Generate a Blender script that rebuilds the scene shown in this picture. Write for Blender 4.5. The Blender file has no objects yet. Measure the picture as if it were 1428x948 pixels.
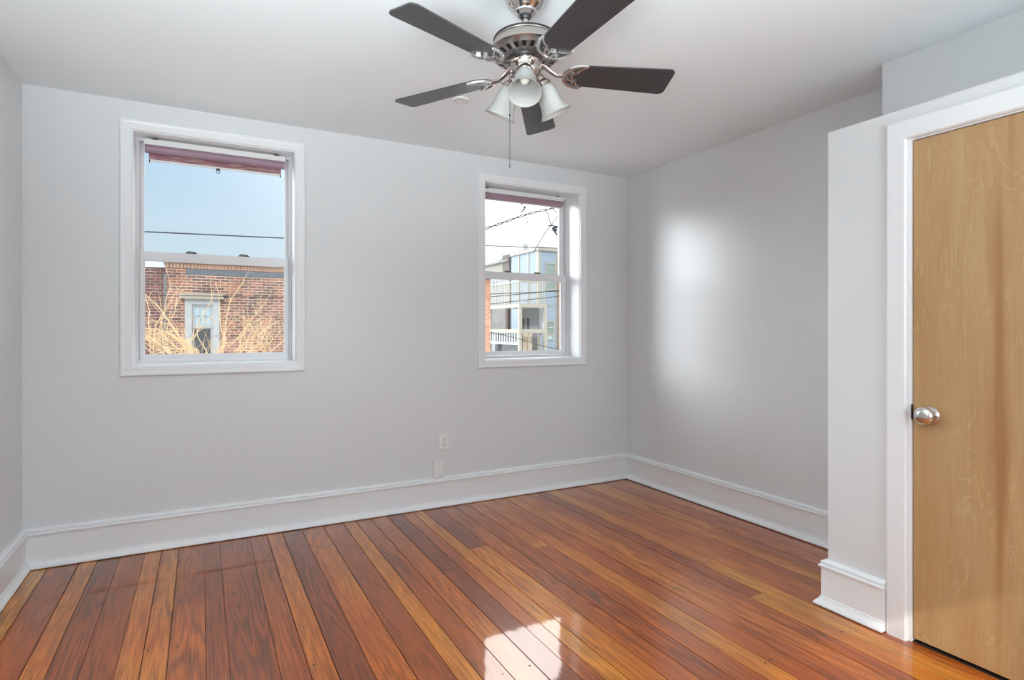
import bpy, bmesh, math, random
from mathutils import Vector, Matrix, noise
PI = math.pi
C = bpy.context.scene.collection
S = bpy.context.scene

# ------------------------------------------------------------------ camera
EYE = Vector((0, 0, 1.28)); FPX = 809.0; YAW = math.atan(433 / 809)
cd = bpy.data.cameras.new('camera'); cam = bpy.data.objects.new('camera', cd); C.objects.link(cam)
cd.sensor_width = 36; cd.lens = 36 * FPX / 1428; cd.shift_y = -14 / 1428
cd.clip_start = 0.02; cd.clip_end = 400
cam.location = EYE; cam.rotation_euler = (PI / 2, 0, -YAW)
S.camera = cam
S.view_settings.view_transform = 'Standard'; S.view_settings.look = 'None'
S.view_settings.gamma = 1; S.view_settings.use_curve_mapping = False
S.view_settings.exposure = 0.06
S.cycles.max_bounces = 10; S.cycles.diffuse_bounces = 6; S.cycles.transparent_max_bounces = 16
S.cycles.caustics_reflective = False; S.cycles.caustics_refractive = False

# ------------------------------------------------------------------ sky
W = bpy.data.worlds.new('sky'); S.world = W; W.use_nodes = True
nt = W.node_tree; nt.nodes.clear()
def N(t, k, **kw):
    n = t.nodes.new(k)
    for a, b in kw.items(): setattr(n, a, b)
    return n
tc = N(nt, 'ShaderNodeTexCoord'); sep = N(nt, 'ShaderNodeSeparateXYZ')
nt.links.new(tc.outputs['Generated'], sep.inputs[0])
rmp = N(nt, 'ShaderNodeValToRGB')                       # pale at the horizon, blue above, overhead brightness added to light the reveals
nt.links.new(sep.outputs['Z'], rmp.inputs[0])
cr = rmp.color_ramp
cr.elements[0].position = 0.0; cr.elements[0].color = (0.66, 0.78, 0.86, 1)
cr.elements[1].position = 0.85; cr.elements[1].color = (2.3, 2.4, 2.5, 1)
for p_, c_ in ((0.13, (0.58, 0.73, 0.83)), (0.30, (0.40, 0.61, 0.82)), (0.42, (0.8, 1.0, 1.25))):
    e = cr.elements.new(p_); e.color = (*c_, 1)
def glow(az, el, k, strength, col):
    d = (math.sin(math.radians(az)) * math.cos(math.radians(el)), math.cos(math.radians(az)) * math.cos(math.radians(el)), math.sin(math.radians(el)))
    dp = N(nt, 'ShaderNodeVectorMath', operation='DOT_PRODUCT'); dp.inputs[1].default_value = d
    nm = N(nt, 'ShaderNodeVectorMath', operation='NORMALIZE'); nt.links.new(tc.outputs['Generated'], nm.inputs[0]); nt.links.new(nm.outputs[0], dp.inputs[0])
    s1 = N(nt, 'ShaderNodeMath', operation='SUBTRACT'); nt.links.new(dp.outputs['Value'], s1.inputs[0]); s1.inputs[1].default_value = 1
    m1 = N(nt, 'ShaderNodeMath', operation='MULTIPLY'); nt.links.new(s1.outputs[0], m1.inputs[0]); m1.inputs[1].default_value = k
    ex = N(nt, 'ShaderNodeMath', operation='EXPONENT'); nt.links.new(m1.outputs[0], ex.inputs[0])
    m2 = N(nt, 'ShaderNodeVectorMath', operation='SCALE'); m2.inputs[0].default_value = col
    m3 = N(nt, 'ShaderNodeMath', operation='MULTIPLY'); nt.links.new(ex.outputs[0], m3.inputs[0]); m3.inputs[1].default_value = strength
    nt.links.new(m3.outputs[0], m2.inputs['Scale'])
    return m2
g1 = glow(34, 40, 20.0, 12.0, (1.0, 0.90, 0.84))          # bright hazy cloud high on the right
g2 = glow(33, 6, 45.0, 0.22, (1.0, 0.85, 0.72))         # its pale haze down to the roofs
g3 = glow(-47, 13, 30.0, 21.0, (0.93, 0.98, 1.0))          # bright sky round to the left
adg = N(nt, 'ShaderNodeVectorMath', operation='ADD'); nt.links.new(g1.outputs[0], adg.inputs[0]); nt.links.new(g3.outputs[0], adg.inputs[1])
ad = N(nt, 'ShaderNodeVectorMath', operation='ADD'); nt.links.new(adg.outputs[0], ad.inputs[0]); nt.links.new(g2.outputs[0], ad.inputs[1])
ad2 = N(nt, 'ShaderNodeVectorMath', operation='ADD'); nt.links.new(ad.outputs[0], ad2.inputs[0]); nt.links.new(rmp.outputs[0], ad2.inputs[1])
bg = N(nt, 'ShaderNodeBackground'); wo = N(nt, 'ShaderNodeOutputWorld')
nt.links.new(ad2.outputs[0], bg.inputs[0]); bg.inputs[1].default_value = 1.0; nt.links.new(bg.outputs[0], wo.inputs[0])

def lamp(name, kind, loc, energy, rot=(0, 0, 0), size=1, size_y=None, color=(1, 1, 1)):
    l = bpy.data.lights.new(name, kind); l.energy = energy; l.color = color
    if kind == 'AREA':
        l.size = size
        if size_y: l.shape = 'RECTANGLE'; l.size_y = size_y
    o = bpy.data.objects.new(name, l); o.location = loc; o.rotation_euler = rot; C.objects.link(o)
    return o
sun = lamp('sun', 'SUN', (-10, -10, 20), 1.9, color=(1, 0.93, 0.82)); sun.data.angle = 0.01
sun.rotation_euler = Vector((0.30, 0.80, -0.52)).to_track_quat('-Z', 'Y').to_euler()
# unseen fill lamp added at the rear wall, and light thrown up to be bounced off the ceiling
lamp('rear_fill_lamp', 'AREA', (1.50, -1.86, 1.55), 44, (PI / 2, 0, 0), 1.8, 1.6, (0.86, 0.965, 1.0))
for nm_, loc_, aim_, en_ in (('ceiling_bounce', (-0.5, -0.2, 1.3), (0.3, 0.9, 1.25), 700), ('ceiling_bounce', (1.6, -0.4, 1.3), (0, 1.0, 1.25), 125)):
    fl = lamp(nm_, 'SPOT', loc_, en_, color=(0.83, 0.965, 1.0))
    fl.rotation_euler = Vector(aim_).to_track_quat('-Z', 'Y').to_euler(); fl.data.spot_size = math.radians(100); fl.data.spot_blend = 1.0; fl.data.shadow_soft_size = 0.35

# ------------------------------------------------------------------ materials
def base(name, col, rough=0.5, metal=0.0, **kw):
    m = bpy.data.materials.new(name); m.use_nodes = True; t = m.node_tree
    b = t.nodes['Principled BSDF']
    b.inputs['Base Color'].default_value = (*col, 1); b.inputs['Roughness'].default_value = rough; b.inputs['Metallic'].default_value = metal
    for k, v in kw.items(): b.inputs[k.replace('_', ' ')].default_value = v
    return m, t, b
def noisy(name, col, rough=0.5, metal=0.0, scale=(8, 8, 8), amt=0.05, bump=0.0, bscale=60, **kw):
    m, t, b = base(name, col, rough, metal, **kw)
    co = N(t, 'ShaderNodeTexCoord'); mp = N(t, 'ShaderNodeMapping'); mp.inputs['Scale'].default_value = scale
    t.links.new(co.outputs['Object'], mp.inputs[0])
    nz = N(t, 'ShaderNodeTexNoise'); nz.inputs['Scale'].default_value = 1; nz.inputs['Detail'].default_value = 4
    t.links.new(mp.outputs[0], nz.inputs[0])
    mx = N(t, 'ShaderNodeMixRGB'); t.links.new(nz.outputs[0], mx.inputs[0])
    mx.inputs[1].default_value = (*[c * (1 - amt) for c in col], 1); mx.inputs[2].default_value = (*[min(1, c * (1 + amt)) for c in col], 1)
    t.links.new(mx.outputs[0], b.inputs['Base Color'])
    if bump:
        n2 = N(t, 'ShaderNodeTexNoise'); n2.inputs['Scale'].default_value = bscale; t.links.new(co.outputs['Object'], n2.inputs[0])
        bp = N(t, 'ShaderNodeBump'); bp.inputs['Strength'].default_value = bump; bp.inputs['Distance'].default_value = 0.002
        t.links.new(n2.outputs[0], bp.inputs['Height']); t.links.new(bp.outputs[0], b.inputs['Normal'])
    return m
M = {}
M['wall'] = noisy('wall_paint', (0.70, 0.712, 0.722), 0.33, 0, (2, 2, 2), 0.012, 0.12, 90)
M['ceiling'] = noisy('ceiling_paint', (0.80, 0.84, 0.86), 0.7, 0, (2, 2, 2), 0.01, 0.1, 70)
M['trim'] = noisy('trim_paint', (0.80, 0.81, 0.825), 0.28, 0, (6, 6, 6), 0.01, 0.05, 40)
M['vinyl'] = noisy('window_vinyl', (0.74, 0.74, 0.76), 0.3, 0, (9, 9, 9), 0.01)
M['black_plastic'] = noisy('black_plastic', (0.02, 0.02, 0.022), 0.35)
M['white_plastic'] = noisy('white_plastic', (0.78, 0.78, 0.77), 0.3, 0, (9, 9, 9), 0.01)
M['slot'] = noisy('dark_slot', (0.03, 0.03, 0.03), 0.6)
M['nickel'] = noisy('brushed_nickel', (0.47, 0.415, 0.39), 0.27, 1.0, (60, 60, 600), 0.08)
M['nickel_bright'] = noisy('polished_nickel', (0.66, 0.63, 0.62), 0.24, 0.88, (40, 40, 40), 0.04)
M['chrome'] = noisy('mirror_nickel', (0.72, 0.69, 0.68), 0.12, 1.0, (40, 40, 40), 0.04)
M['bronze_nickel'] = noisy('dark_brushed_nickel', (0.33, 0.275, 0.25), 0.27, 1.0, (60, 60, 600), 0.08)
M['dark_metal'] = noisy('dark_metal', (0.05, 0.045, 0.045), 0.4, 0.6)
M['steel'] = noisy('satin_steel', (0.72, 0.70, 0.69), 0.17, 1.0, (40, 40, 40), 0.03)

def blade_mat():
    m, t, b = base('blade_black_wood', (0.03, 0.03, 0.032), 0.27)
    co = N(t, 'ShaderNodeTexCoord'); mp = N(t, 'ShaderNodeMapping'); mp.inputs['Scale'].default_value = (6, 90, 6)
    t.links.new(co.outputs['Object'], mp.inputs[0]); nz = N(t, 'ShaderNodeTexNoise'); nz.inputs['Scale'].default_value = 1.5; nz.inputs['Detail'].default_value = 5
    t.links.new(mp.outputs[0], nz.inputs[0]); mx = N(t, 'ShaderNodeMixRGB'); t.links.new(nz.outputs[0], mx.inputs[0])
    mx.inputs[1].default_value = (0.020, 0.020, 0.021, 1); mx.inputs[2].default_value = (0.055, 0.054, 0.056, 1); t.links.new(mx.outputs[0], b.inputs['Base Color'])
    return m
M['blade'] = blade_mat()

def frosted():
    m = bpy.data.materials.new('frosted_glass'); m.use_nodes = True; t = m.node_tree; t.nodes.clear()
    d = N(t, 'ShaderNodeBsdfDiffuse'); d.inputs[0].default_value = (0.93, 0.925, 0.89, 1)
    tr = N(t, 'ShaderNodeBsdfTranslucent'); tr.inputs[0].default_value = (0.95, 0.945, 0.91, 1)
    g = N(t, 'ShaderNodeBsdfGlossy'); g.inputs['Roughness'].default_value = 0.25
    tp = N(t, 'ShaderNodeBsdfTransparent')
    a = N(t, 'ShaderNodeMixShader'); a.inputs[0].default_value = 0.55; t.links.new(d.outputs[0], a.inputs[1]); t.links.new(tr.outputs[0], a.inputs[2])
    nz = N(t, 'ShaderNodeTexNoise'); nz.inputs['Scale'].default_value = 14
    mr = N(t, 'ShaderNodeMapRange'); mr.inputs['To Min'].default_value = 0.10; mr.inputs['To Max'].default_value = 0.22; t.links.new(nz.outputs[0], mr.inputs[0])
    b = N(t, 'ShaderNodeMixShader'); t.links.new(mr.outputs[0], b.inputs[0]); t.links.new(a.outputs[0], b.inputs[1]); t.links.new(tp.outputs[0], b.inputs[2])
    fr = N(t, 'ShaderNodeFresnel'); c = N(t, 'ShaderNodeMixShader'); t.links.new(fr.outputs[0], c.inputs[0]); t.links.new(b.outputs[0], c.inputs[1]); t.links.new(g.outputs[0], c.inputs[2])
    o = N(t, 'ShaderNodeOutputMaterial'); t.links.new(c.outputs[0], o.inputs[0]); return m
M['frosted'] = frosted()

def pane_mat(name='clear_pane', tint=(0.97, 0.98, 0.98)):
    m = bpy.data.materials.new(name); m.use_nodes = True; t = m.node_tree; t.nodes.clear()
    tp = N(t, 'ShaderNodeBsdfTransparent'); tp.inputs[0].default_value = (*tint, 1)
    g = N(t, 'ShaderNodeBsdfGlossy'); g.inputs['Roughness'].default_value = 0.02
    fr = N(t, 'ShaderNodeFresnel'); fr.inputs[0].default_value = 1.1
    a = N(t, 'ShaderNodeMixShader'); t.links.new(fr.outputs[0], a.inputs[0]); t.links.new(tp.outputs[0], a.inputs[1]); t.links.new(g.outputs[0], a.inputs[2])
    o = N(t, 'ShaderNodeOutputMaterial'); t.links.new(a.outputs[0], o.inputs[0]); return m
M['pane'] = pane_mat()

def blind_mat():
    m, t, b = base('woven_mauve_blind', (0.3, 0.18, 0.2), 0.55)
    co = N(t, 'ShaderNodeTexCoord'); mp = N(t, 'ShaderNodeMapping'); mp.inputs['Scale'].default_value = (9, 160, 160)
    t.links.new(co.outputs['Object'], mp.inputs[0]); nz = N(t, 'ShaderNodeTexNoise'); nz.inputs['Scale'].default_value = 1.2; nz.inputs['Detail'].default_value = 3
    t.links.new(mp.outputs[0], nz.inputs[0]); r = N(t, 'ShaderNodeValToRGB'); t.links.new(nz.outputs[0], r.inputs[0])
    c = r.color_ramp; c.elements[0].position = 0.36; c.elements[0].color = (0.24, 0.085, 0.12, 1); c.elements[1].position = 0.66; c.elements[1].color = (0.52, 0.38, 0.28, 1)
    e = c.elements.new(0.52); e.color = (0.36, 0.17, 0.20, 1); t.links.new(r.outputs[0], b.inputs['Base Color']); return m
M['blind'] = blind_mat()
M['blind_roll'] = noisy('rolled_mauve_blind', (0.33, 0.21, 0.27), 0.4, 0, (6, 120, 120), 0.22)

def floor_mat():
    m, t, b = base('varnished_pine_boards', (0.3, 0.1, 0.03), 0.3)
    L = t.links
    at = N(t, 'ShaderNodeAttribute'); at.attribute_name = 'board'
    sp = N(t, 'ShaderNodeSeparateColor'); L.new(at.outputs['Color'], sp.inputs[0])
    co = N(t, 'ShaderNodeTexCoord')
    off = N(t, 'ShaderNodeVectorMath', operation='SCALE'); L.new(at.outputs['Color'], off.inputs[0]); off.inputs['Scale'].default_value = 37
    ad = N(t, 'ShaderNodeVectorMath', operation='ADD'); L.new(co.outputs['Object'], ad.inputs[0]); L.new(off.outputs[0], ad.inputs[1])
    def mapn(scale, sc=1, det=4, dist=0.0):
        mp = N(t, 'ShaderNodeMapping'); mp.inputs['Scale'].default_value = scale; L.new(ad.outputs[0], mp.inputs[0])
        nz = N(t, 'ShaderNodeTexNoise'); nz.inputs['Scale'].default_value = sc; nz.inputs['Detail'].default_value = det; nz.inputs['Distortion'].default_value = dist
        L.new(mp.outputs[0], nz.inputs[0]); return nz
    # base tone of each board, drifting slowly along its length
    drift = mapn((3.5, 0.9, 1), 1, 3, 0.4)
    s1 = N(t, 'ShaderNodeMath', operation='MULTIPLY_ADD'); L.new(drift.outputs[0], s1.inputs[0]); s1.inputs[1].default_value = 1.0; s1.inputs[2].default_value = -0.5
    s2 = N(t, 'ShaderNodeMath', operation='ADD'); L.new(s1.outputs[0], s2.inputs[0]); L.new(sp.outputs[0], s2.inputs[1])
    r = N(t, 'ShaderNodeValToRGB'); L.new(s2.outputs[0], r.inputs[0]); c = r.color_ramp
    c.elements[0].position = 0.0; c.elements[0].color = (0.22, 0.048, 0.010, 1)
    c.elements[1].position = 1.0; c.elements[1].color = (0.58, 0.25, 0.03, 1)
    for p, q in ((0.25, (0.31, 0.068, 0.010)), (0.5, (0.44, 0.108, 0.012)), (0.75, (0.52, 0.165, 0.016))):
        e = c.elements.new(p); e.color = (*q, 1)
    # cathedral grain: rings of a stretched noise field
    g1 = mapn((7, 0.55, 1), 1, 2, 0.15)
    mm = N(t, 'ShaderNodeMath', operation='MULTIPLY'); L.new(g1.outputs[0], mm.inputs[0]); mm.inputs[1].default_value = 105
    sn = N(t, 'ShaderNodeMath', operation='SINE'); L.new(mm.outputs[0], sn.inputs[0])
    g2 = mapn((160, 5, 1), 1, 4)
    mr = N(t, 'ShaderNodeMapRange'); L.new(sn.outputs[0], mr.inputs[0]); mr.inputs['From Min'].default_value = -1; mr.inputs['From Max'].default_value = 0.6; mr.inputs['To Min'].default_value = 0.66; mr.inputs['To Max'].default_value = 1.1
    mr2 = N(t, 'ShaderNodeMapRange'); L.new(g2.outputs[0], mr2.inputs[0]); mr2.inputs['From Min'].default_value = 0.3; mr2.inputs['From Max'].default_value = 0.7; mr2.inputs['To Min'].default_value = 0.62; mr2.inputs['To Max'].default_value = 1.3
    mg = N(t, 'ShaderNodeMath', operation='MULTIPLY'); L.new(mr.outputs[0], mg.inputs[0]); L.new(mr2.outputs[0], mg.inputs[1])
    # the rings only show on some stretches
    msk = mapn((1.5, 0.5, 1), 1.3, 2); mkr = N(t, 'ShaderNodeMapRange'); L.new(msk.outputs[0], mkr.inputs[0]); mkr.inputs['From Min'].default_value = 0.38; mkr.inputs['From Max'].default_value = 0.62
    mxg = N(t, 'ShaderNodeMix'); mxg.data_type = 'FLOAT'; L.new(mkr.outputs[0], mxg.inputs[0]); L.new(mr2.outputs[0], mxg.inputs[2]); L.new(mg.outputs[0], mxg.inputs[3])
    vm = N(t, 'ShaderNodeVectorMath', operation='SCALE'); L.new(r.outputs[0], vm.inputs[0]); L.new(mxg.outputs[0], vm.inputs['Scale'])
    # worn dark stains
    st = mapn((16, 2.2, 1), 1, 6, 0.6); sr = N(t, 'ShaderNodeMapRange'); L.new(st.outputs[0], sr.inputs[0]); sr.inputs['From Min'].default_value = 0.63; sr.inputs['From Max'].default_value = 0.76
    sr.inputs['To Max'].default_value = 0.7
    mx = N(t, 'ShaderNodeMixRGB'); L.new(sr.outputs[0], mx.inputs[0]); L.new(vm.outputs[0], mx.inputs[1]); mx.inputs[2].default_value = (0.085, 0.038, 0.018, 1)
    L.new(mx.outputs[0], b.inputs['Base Color'])
    b.inputs['Roughness'].default_value = 0.32; b.inputs['Specular IOR Level'].default_value = 0.12
    b.inputs['Coat Weight'].default_value = 1.0; b.inputs['Coat Roughness'].default_value = 0.035; b.inputs['Coat IOR'].default_value = 1.4
    bn = mapn((5, 1.6, 1), 1, 3); bn2 = mapn((120, 8, 1), 1, 3)
    a3 = N(t, 'ShaderNodeMath', operation='MULTIPLY_ADD'); L.new(bn2.outputs[0], a3.inputs[0]); a3.inputs[1].default_value = 0.04; L.new(bn.outputs[0], a3.inputs[2])
    bp = N(t, 'ShaderNodeBump'); bp.inputs['Strength'].default_value = 0.25; bp.inputs['Distance'].default_value = 0.006
    L.new(a3.outputs[0], bp.inputs['Height']); L.new(bp.outputs[0], b.inputs['Coat Normal']); L.new(bp.outputs[0], b.inputs['Normal'])
    return m
M['floor'] = floor_mat()
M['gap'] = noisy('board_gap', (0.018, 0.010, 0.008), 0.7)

def door_mat():
    m, t, b = base('birch_veneer', (0.5, 0.28, 0.1), 0.34); L = t.links
    co = N(t, 'ShaderNodeTexCoord')
    def mp(scale, sc, det, dist):
        a = N(t, 'ShaderNodeMapping'); a.inputs['Scale'].default_value = scale; L.new(co.outputs['Object'], a.inputs[0])
        z = N(t, 'ShaderNodeTexNoise'); z.inputs['Scale'].default_value = sc; z.inputs['Detail'].default_value = det; z.inputs['Distortion'].default_value = dist; L.new(a.outputs[0], z.inputs[0]); return z
    broad = mp((1, 5, 0.7), 1.4, 3, 0.5)
    r = N(t, 'ShaderNodeValToRGB'); L.new(broad.outputs[0], r.inputs[0]); c = r.color_ramp
    c.elements[0].position = 0.3; c.elements[0].color = (0.42, 0.24, 0.10, 1); c.elements[1].position = 0.7; c.elements[1].color = (0.49, 0.32, 0.155, 1)
    fig = mp((1, 3.2, 0.9), 2.2, 3, 1.2)
    mu = N(t, 'ShaderNodeMath', operation='MULTIPLY'); L.new(fig.outputs[0], mu.inputs[0]); mu.inputs[1].default_value = 62
    sn = N(t, 'ShaderNodeMath', operation='SINE'); L.new(mu.outputs[0], sn.inputs[0])
    pw = N(t, 'ShaderNodeMapRange'); L.new(sn.outputs[0], pw.inputs[0]); pw.inputs['From Min'].default_value = 0.72; pw.inputs['From Max'].default_value = 1.0; pw.inputs['To Max'].default_value = 0.32
    mk = mp((1, 4, 1.5), 1.6, 2, 0); mkr = N(t, 'ShaderNodeMapRange'); L.new(mk.outputs[0], mkr.inputs[0]); mkr.inputs['From Min'].default_value = 0.42; mkr.inputs['From Max'].default_value = 0.6
    f = N(t, 'ShaderNodeMath', operation='MULTIPLY'); L.new(pw.outputs[0], f.inputs[0]); L.new(mkr.outputs[0], f.inputs[1])
    mx = N(t, 'ShaderNodeMixRGB'); L.new(f.outputs[0], mx.inputs[0]); L.new(r.outputs[0], mx.inputs[1]); mx.inputs[2].default_value = (0.60, 0.44, 0.25, 1)
    fine = mp((1, 130, 5), 1, 4, 0); fr = N(t, 'ShaderNodeMapRange'); L.new(fine.outputs[0], fr.inputs[0]); fr.inputs['To Min'].default_value = 0.86; fr.inputs['To Max'].default_value = 1.14
    vm = N(t, 'ShaderNodeVectorMath', operation='SCALE'); L.new(mx.outputs[0], vm.inputs[0]); L.new(fr.outputs[0], vm.inputs['Scale'])
    # a few darker heartwood streaks running down the veneer
    stk = mp((1, 7.5, 0.35), 1.5, 2, 0.2); sr = N(t, 'ShaderNodeMapRange'); L.new(stk.outputs[0], sr.inputs[0]); sr.inputs['From Min'].default_value = 0.60; sr.inputs['From Max'].default_value = 0.72; sr.inputs['To Max'].default_value = 0.6
    m2 = N(t, 'ShaderNodeMixRGB'); L.new(sr.outputs[0], m2.inputs[0]); L.new(vm.outputs[0], m2.inputs[1]); m2.inputs[2].default_value = (0.30, 0.115, 0.03, 1)
    L.new(m2.outputs[0], b.inputs['Base Color']); return m
M['door'] = door_mat()

def brick_mat(name, c1, c2, mortar, squash=1.0):
    m, t, b = base(name, c1, 0.85); L = t.links
    co = N(t, 'ShaderNodeTexCoord'); sx = N(t, 'ShaderNodeSeparateXYZ'); L.new(co.outputs['Object'], sx.inputs[0])
    ad = N(t, 'ShaderNodeMath', operation='ADD'); L.new(sx.outputs[0], ad.inputs[0]); L.new(sx.outputs[1], ad.inputs[1])
    cb = N(t, 'ShaderNodeCombineXYZ'); L.new(ad.outputs[0], cb.inputs[0]); L.new(sx.outputs[2], cb.inputs[1])
    br = N(t, 'ShaderNodeTexBrick'); L.new(cb.outputs[0], br.inputs[0]); br.inputs['Scale'].default_value = 1.0
    br.inputs['Brick Width'].default_value = 0.22; br.inputs['Row Height'].default_value = 0.072; br.inputs['Mortar Size'].default_value = 0.007
    br.inputs['Color1'].default_value = (*c1, 1); br.inputs['Color2'].default_value = (*c2, 1); br.inputs['Mortar'].default_value = (*mortar, 1)
    nz = N(t, 'ShaderNodeTexNoise'); nz.inputs['Scale'].default_value = 1.4; nz.inputs['Detail'].default_value = 5; L.new(co.outputs['Object'], nz.inputs[0])
    mr = N(t, 'ShaderNodeMapRange'); L.new(nz.outputs[0], mr.inputs[0]); mr.inputs['From Min'].default_value = 0.3; mr.inputs['From Max'].default_value = 0.7; mr.inputs['To Min'].default_value = 0.7; mr.inputs['To Max'].default_value = 1.3
    vm = N(t, 'ShaderNodeVectorMath', operation='SCALE'); L.new(br.outputs[0], vm.inputs[0]); L.new(mr.outputs[0], vm.inputs['Scale'])
    L.new(vm.outputs[0], b.inputs['Base Color']); return m
M['brick'] = brick_mat('weathered_brown_brick', (0.38, 0.17, 0.11), (0.16, 0.10, 0.085), (0.60, 0.50, 0.42))
M['brick_dark'] = brick_mat('old_purple_brick', (0.27, 0.12, 0.10), (0.12, 0.075, 0.075), (0.46, 0.38, 0.35))
M['brick_orange'] = brick_mat('fresh_orange_brick', (0.62, 0.29, 0.17), (0.46, 0.22, 0.14), (0.66, 0.52, 0.42))
M['brick_grey'] = brick_mat('grey_block', (0.20, 0.20, 0.20), (0.12, 0.12, 0.125), (0.30, 0.30, 0.30))
M['slate_band'] = noisy('dark_brick_band', (0.15, 0.16, 0.18), 0.8, 0, (4, 4, 20), 0.4)
M['coping'] = noisy('stone_coping', (0.55, 0.45, 0.34), 0.8, 0, (3, 3, 3), 0.12)
M['flashing'] = noisy('pale_metal_flashing', (0.66, 0.70, 0.76), 0.4, 0, (3, 3, 3), 0.05)
M['white_wood'] = noisy('white_painted_wood', (0.46, 0.475, 0.48), 0.6, 0, (5, 5, 5), 0.08)
M['cream_wood'] = noisy('cream_painted_wood', (0.40, 0.375, 0.32), 0.6, 0, (3, 3, 3), 0.06)
M['curtain'] = noisy('pale_curtain_glass', (0.45, 0.56, 0.62), 0.2, 0, (5, 5, 5), 0.25)
M['dark_glass'] = noisy('dark_window_glass', (0.09, 0.10, 0.11), 0.12, 0, (4, 4, 4), 0.4)
M['green_glass'] = noisy('greenish_window_glass', (0.24, 0.31, 0.28), 0.15, 0, (3, 3, 3), 0.2)
M['branch'] = noisy('golden_bare_branch', (0.64, 0.46, 0.27), 0.8, 0, (8, 8, 8), 0.25)
M['wire'] = noisy('black_cable', (0.025, 0.027, 0.03), 0.6)
M['earth'] = noisy('yard_ground', (0.55, 0.53, 0.50), 0.95, 0, (1, 1, 1), 0.3)
M['roof'] = noisy('grey_roofing', (0.30, 0.30, 0.31), 0.85, 0, (2, 2, 2), 0.15)
def siding(name, col, pitch=0.13, dark=0.7):
    m, t, b = base(name, col, 0.6); L = t.links
    co = N(t, 'ShaderNodeTexCoord'); sx = N(t, 'ShaderNodeSeparateXYZ'); L.new(co.outputs['Object'], sx.inputs[0])
    d = N(t, 'ShaderNodeMath', operation='DIVIDE'); L.new(sx.outputs[2], d.inputs[0]); d.inputs[1].default_value = pitch
    f = N(t, 'ShaderNodeMath', operation='FRACT'); L.new(d.outputs[0], f.inputs[0])
    g = N(t, 'ShaderNodeMath', operation='LESS_THAN'); L.new(f.outputs[0], g.inputs[0]); g.inputs[1].default_value = 0.2
    mx = N(t, 'ShaderNodeMixRGB'); L.new(g.outputs[0], mx.inputs[0]); mx.inputs[1].default_value = (*col, 1); mx.inputs[2].default_value = (*[c * dark for c in col], 1)
    L.new(mx.outputs[0], b.inputs['Base Color']); return m
M['tan_siding'] = siding('tan_clapboard', (0.34, 0.31, 0.26), 0.2, 0.72)
M['blue_siding'] = siding('pale_blue_clapboard', (0.30, 0.36, 0.43), 0.2, 0.9)
M['grey_siding'] = siding('grey_clapboard', (0.30, 0.31, 0.31), 0.2, 0.8)

# ------------------------------------------------------------------ mesh helpers
def to_obj(name, bm, mats, parent=None, smooth=False, bevel=0.0):
    if bevel > 0:
        bmesh.ops.bevel(bm, geom=list(bm.edges), offset=bevel, segments=2, affect='EDGES', clamp_overlap=True)
    bmesh.ops.recalc_face_normals(bm, faces=bm.faces)
    me = bpy.data.meshes.new(name); bm.to_mesh(me); bm.free()
    if not isinstance(mats, (list, tuple)): mats = [mats]
    for q in mats: me.materials.append(q)
    if smooth:
        for p in me.polygons: p.use_smooth = True
        try: me.set_sharp_from_angle(angle=math.radians(38))
        except Exception: pass
    o = bpy.data.objects.new(name, me); C.objects.link(o)
    if parent: o.parent = parent
    return o
def box(bm, x0, x1, y0, y1, z0, z1, mat=0):
    vs = [bm.verts.new(p) for p in ((x0, y0, z0), (x1, y0, z0), (x1, y1, z0), (x0, y1, z0), (x0, y0, z1), (x1, y0, z1), (x1, y1, z1), (x0, y1, z1))]
    fs = []
    for f in ((0, 3, 2, 1), (4, 5, 6, 7), (0, 1, 5, 4), (1, 2, 6, 5), (2, 3, 7, 6), (3, 0, 4, 7)):
        q = bm.faces.new([vs[i] for i in f]); q.material_index = mat; fs.append(q)
    return fs
def boxes(*bs):
    bm = bmesh.new()
    for b in bs: box(bm, *b)
    return bm
def lathe(bm, prof, seg=48, mat=0, close=False):
    """prof: (radius, z) points about +Z; radius 0 ends are closed to a point"""
    rings = []
    for r, z in prof:
        if r < 1e-6: rings.append([bm.verts.new((0, 0, z))])
        else: rings.append([bm.verts.new((r * math.cos(2 * PI * i / seg), r * math.sin(2 * PI * i / seg), z)) for i in range(seg)])
    for a, b in zip(rings, rings[1:] + ([rings[0]] if close else [])):
        for i in range(seg):
            j = (i + 1) % seg
            q = [a[i % len(a)], a[j % len(a)], b[j % len(b)], b[i % len(b)]]
            u = []
            for v in q:
                if v not in u: u.append(v)
            if len(u) >= 3:
                f = bm.faces.new(u); f.material_index = mat
    return bm
def tube(bm, pts, rad, seg=8, mat=0):
    pts = [Vector(p) for p in pts]; n = len(pts)
    rads = rad if isinstance(rad, (list, tuple)) else [rad] * n
    up = None; rings = []
    for i, p in enumerate(pts):
        d = (pts[min(i + 1, n - 1)] - pts[max(i - 1, 0)]).normalized()
        if up is None: up = Vector((0, 0, 1)) if abs(d.z) < 0.9 else Vector((1, 0, 0))
        a = d.cross(up).normalized(); up = a.cross(d).normalized()
        rings.append([bm.verts.new(p + (a * math.cos(2 * PI * k / seg) + up * math.sin(2 * PI * k / seg)) * rads[i]) for k in range(seg)])
    for a, b in zip(rings, rings[1:]):
        for k in range(seg):
            f = bm.faces.new((a[k], a[(k + 1) % seg], b[(k + 1) % seg], b[k])); f.material_index = mat
    bm.faces.new(rings[0]).material_index = mat; bm.faces.new(list(reversed(rings[-1]))).material_index = mat
    return bm
def prism(bm, poly, z0, z1, mat=0):
    a = [bm.verts.new((x, y, z0)) for x, y in poly]; b = [bm.verts.new((x, y, z1)) for x, y in poly]
    bm.faces.new(list(reversed(a))).material_index = mat; bm.faces.new(b).material_index = mat
    for i in range(len(poly)):
        j = (i + 1) % len(poly); bm.faces.new((a[i], a[j], b[j], b[i])).material_index = mat
    return bm
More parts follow.
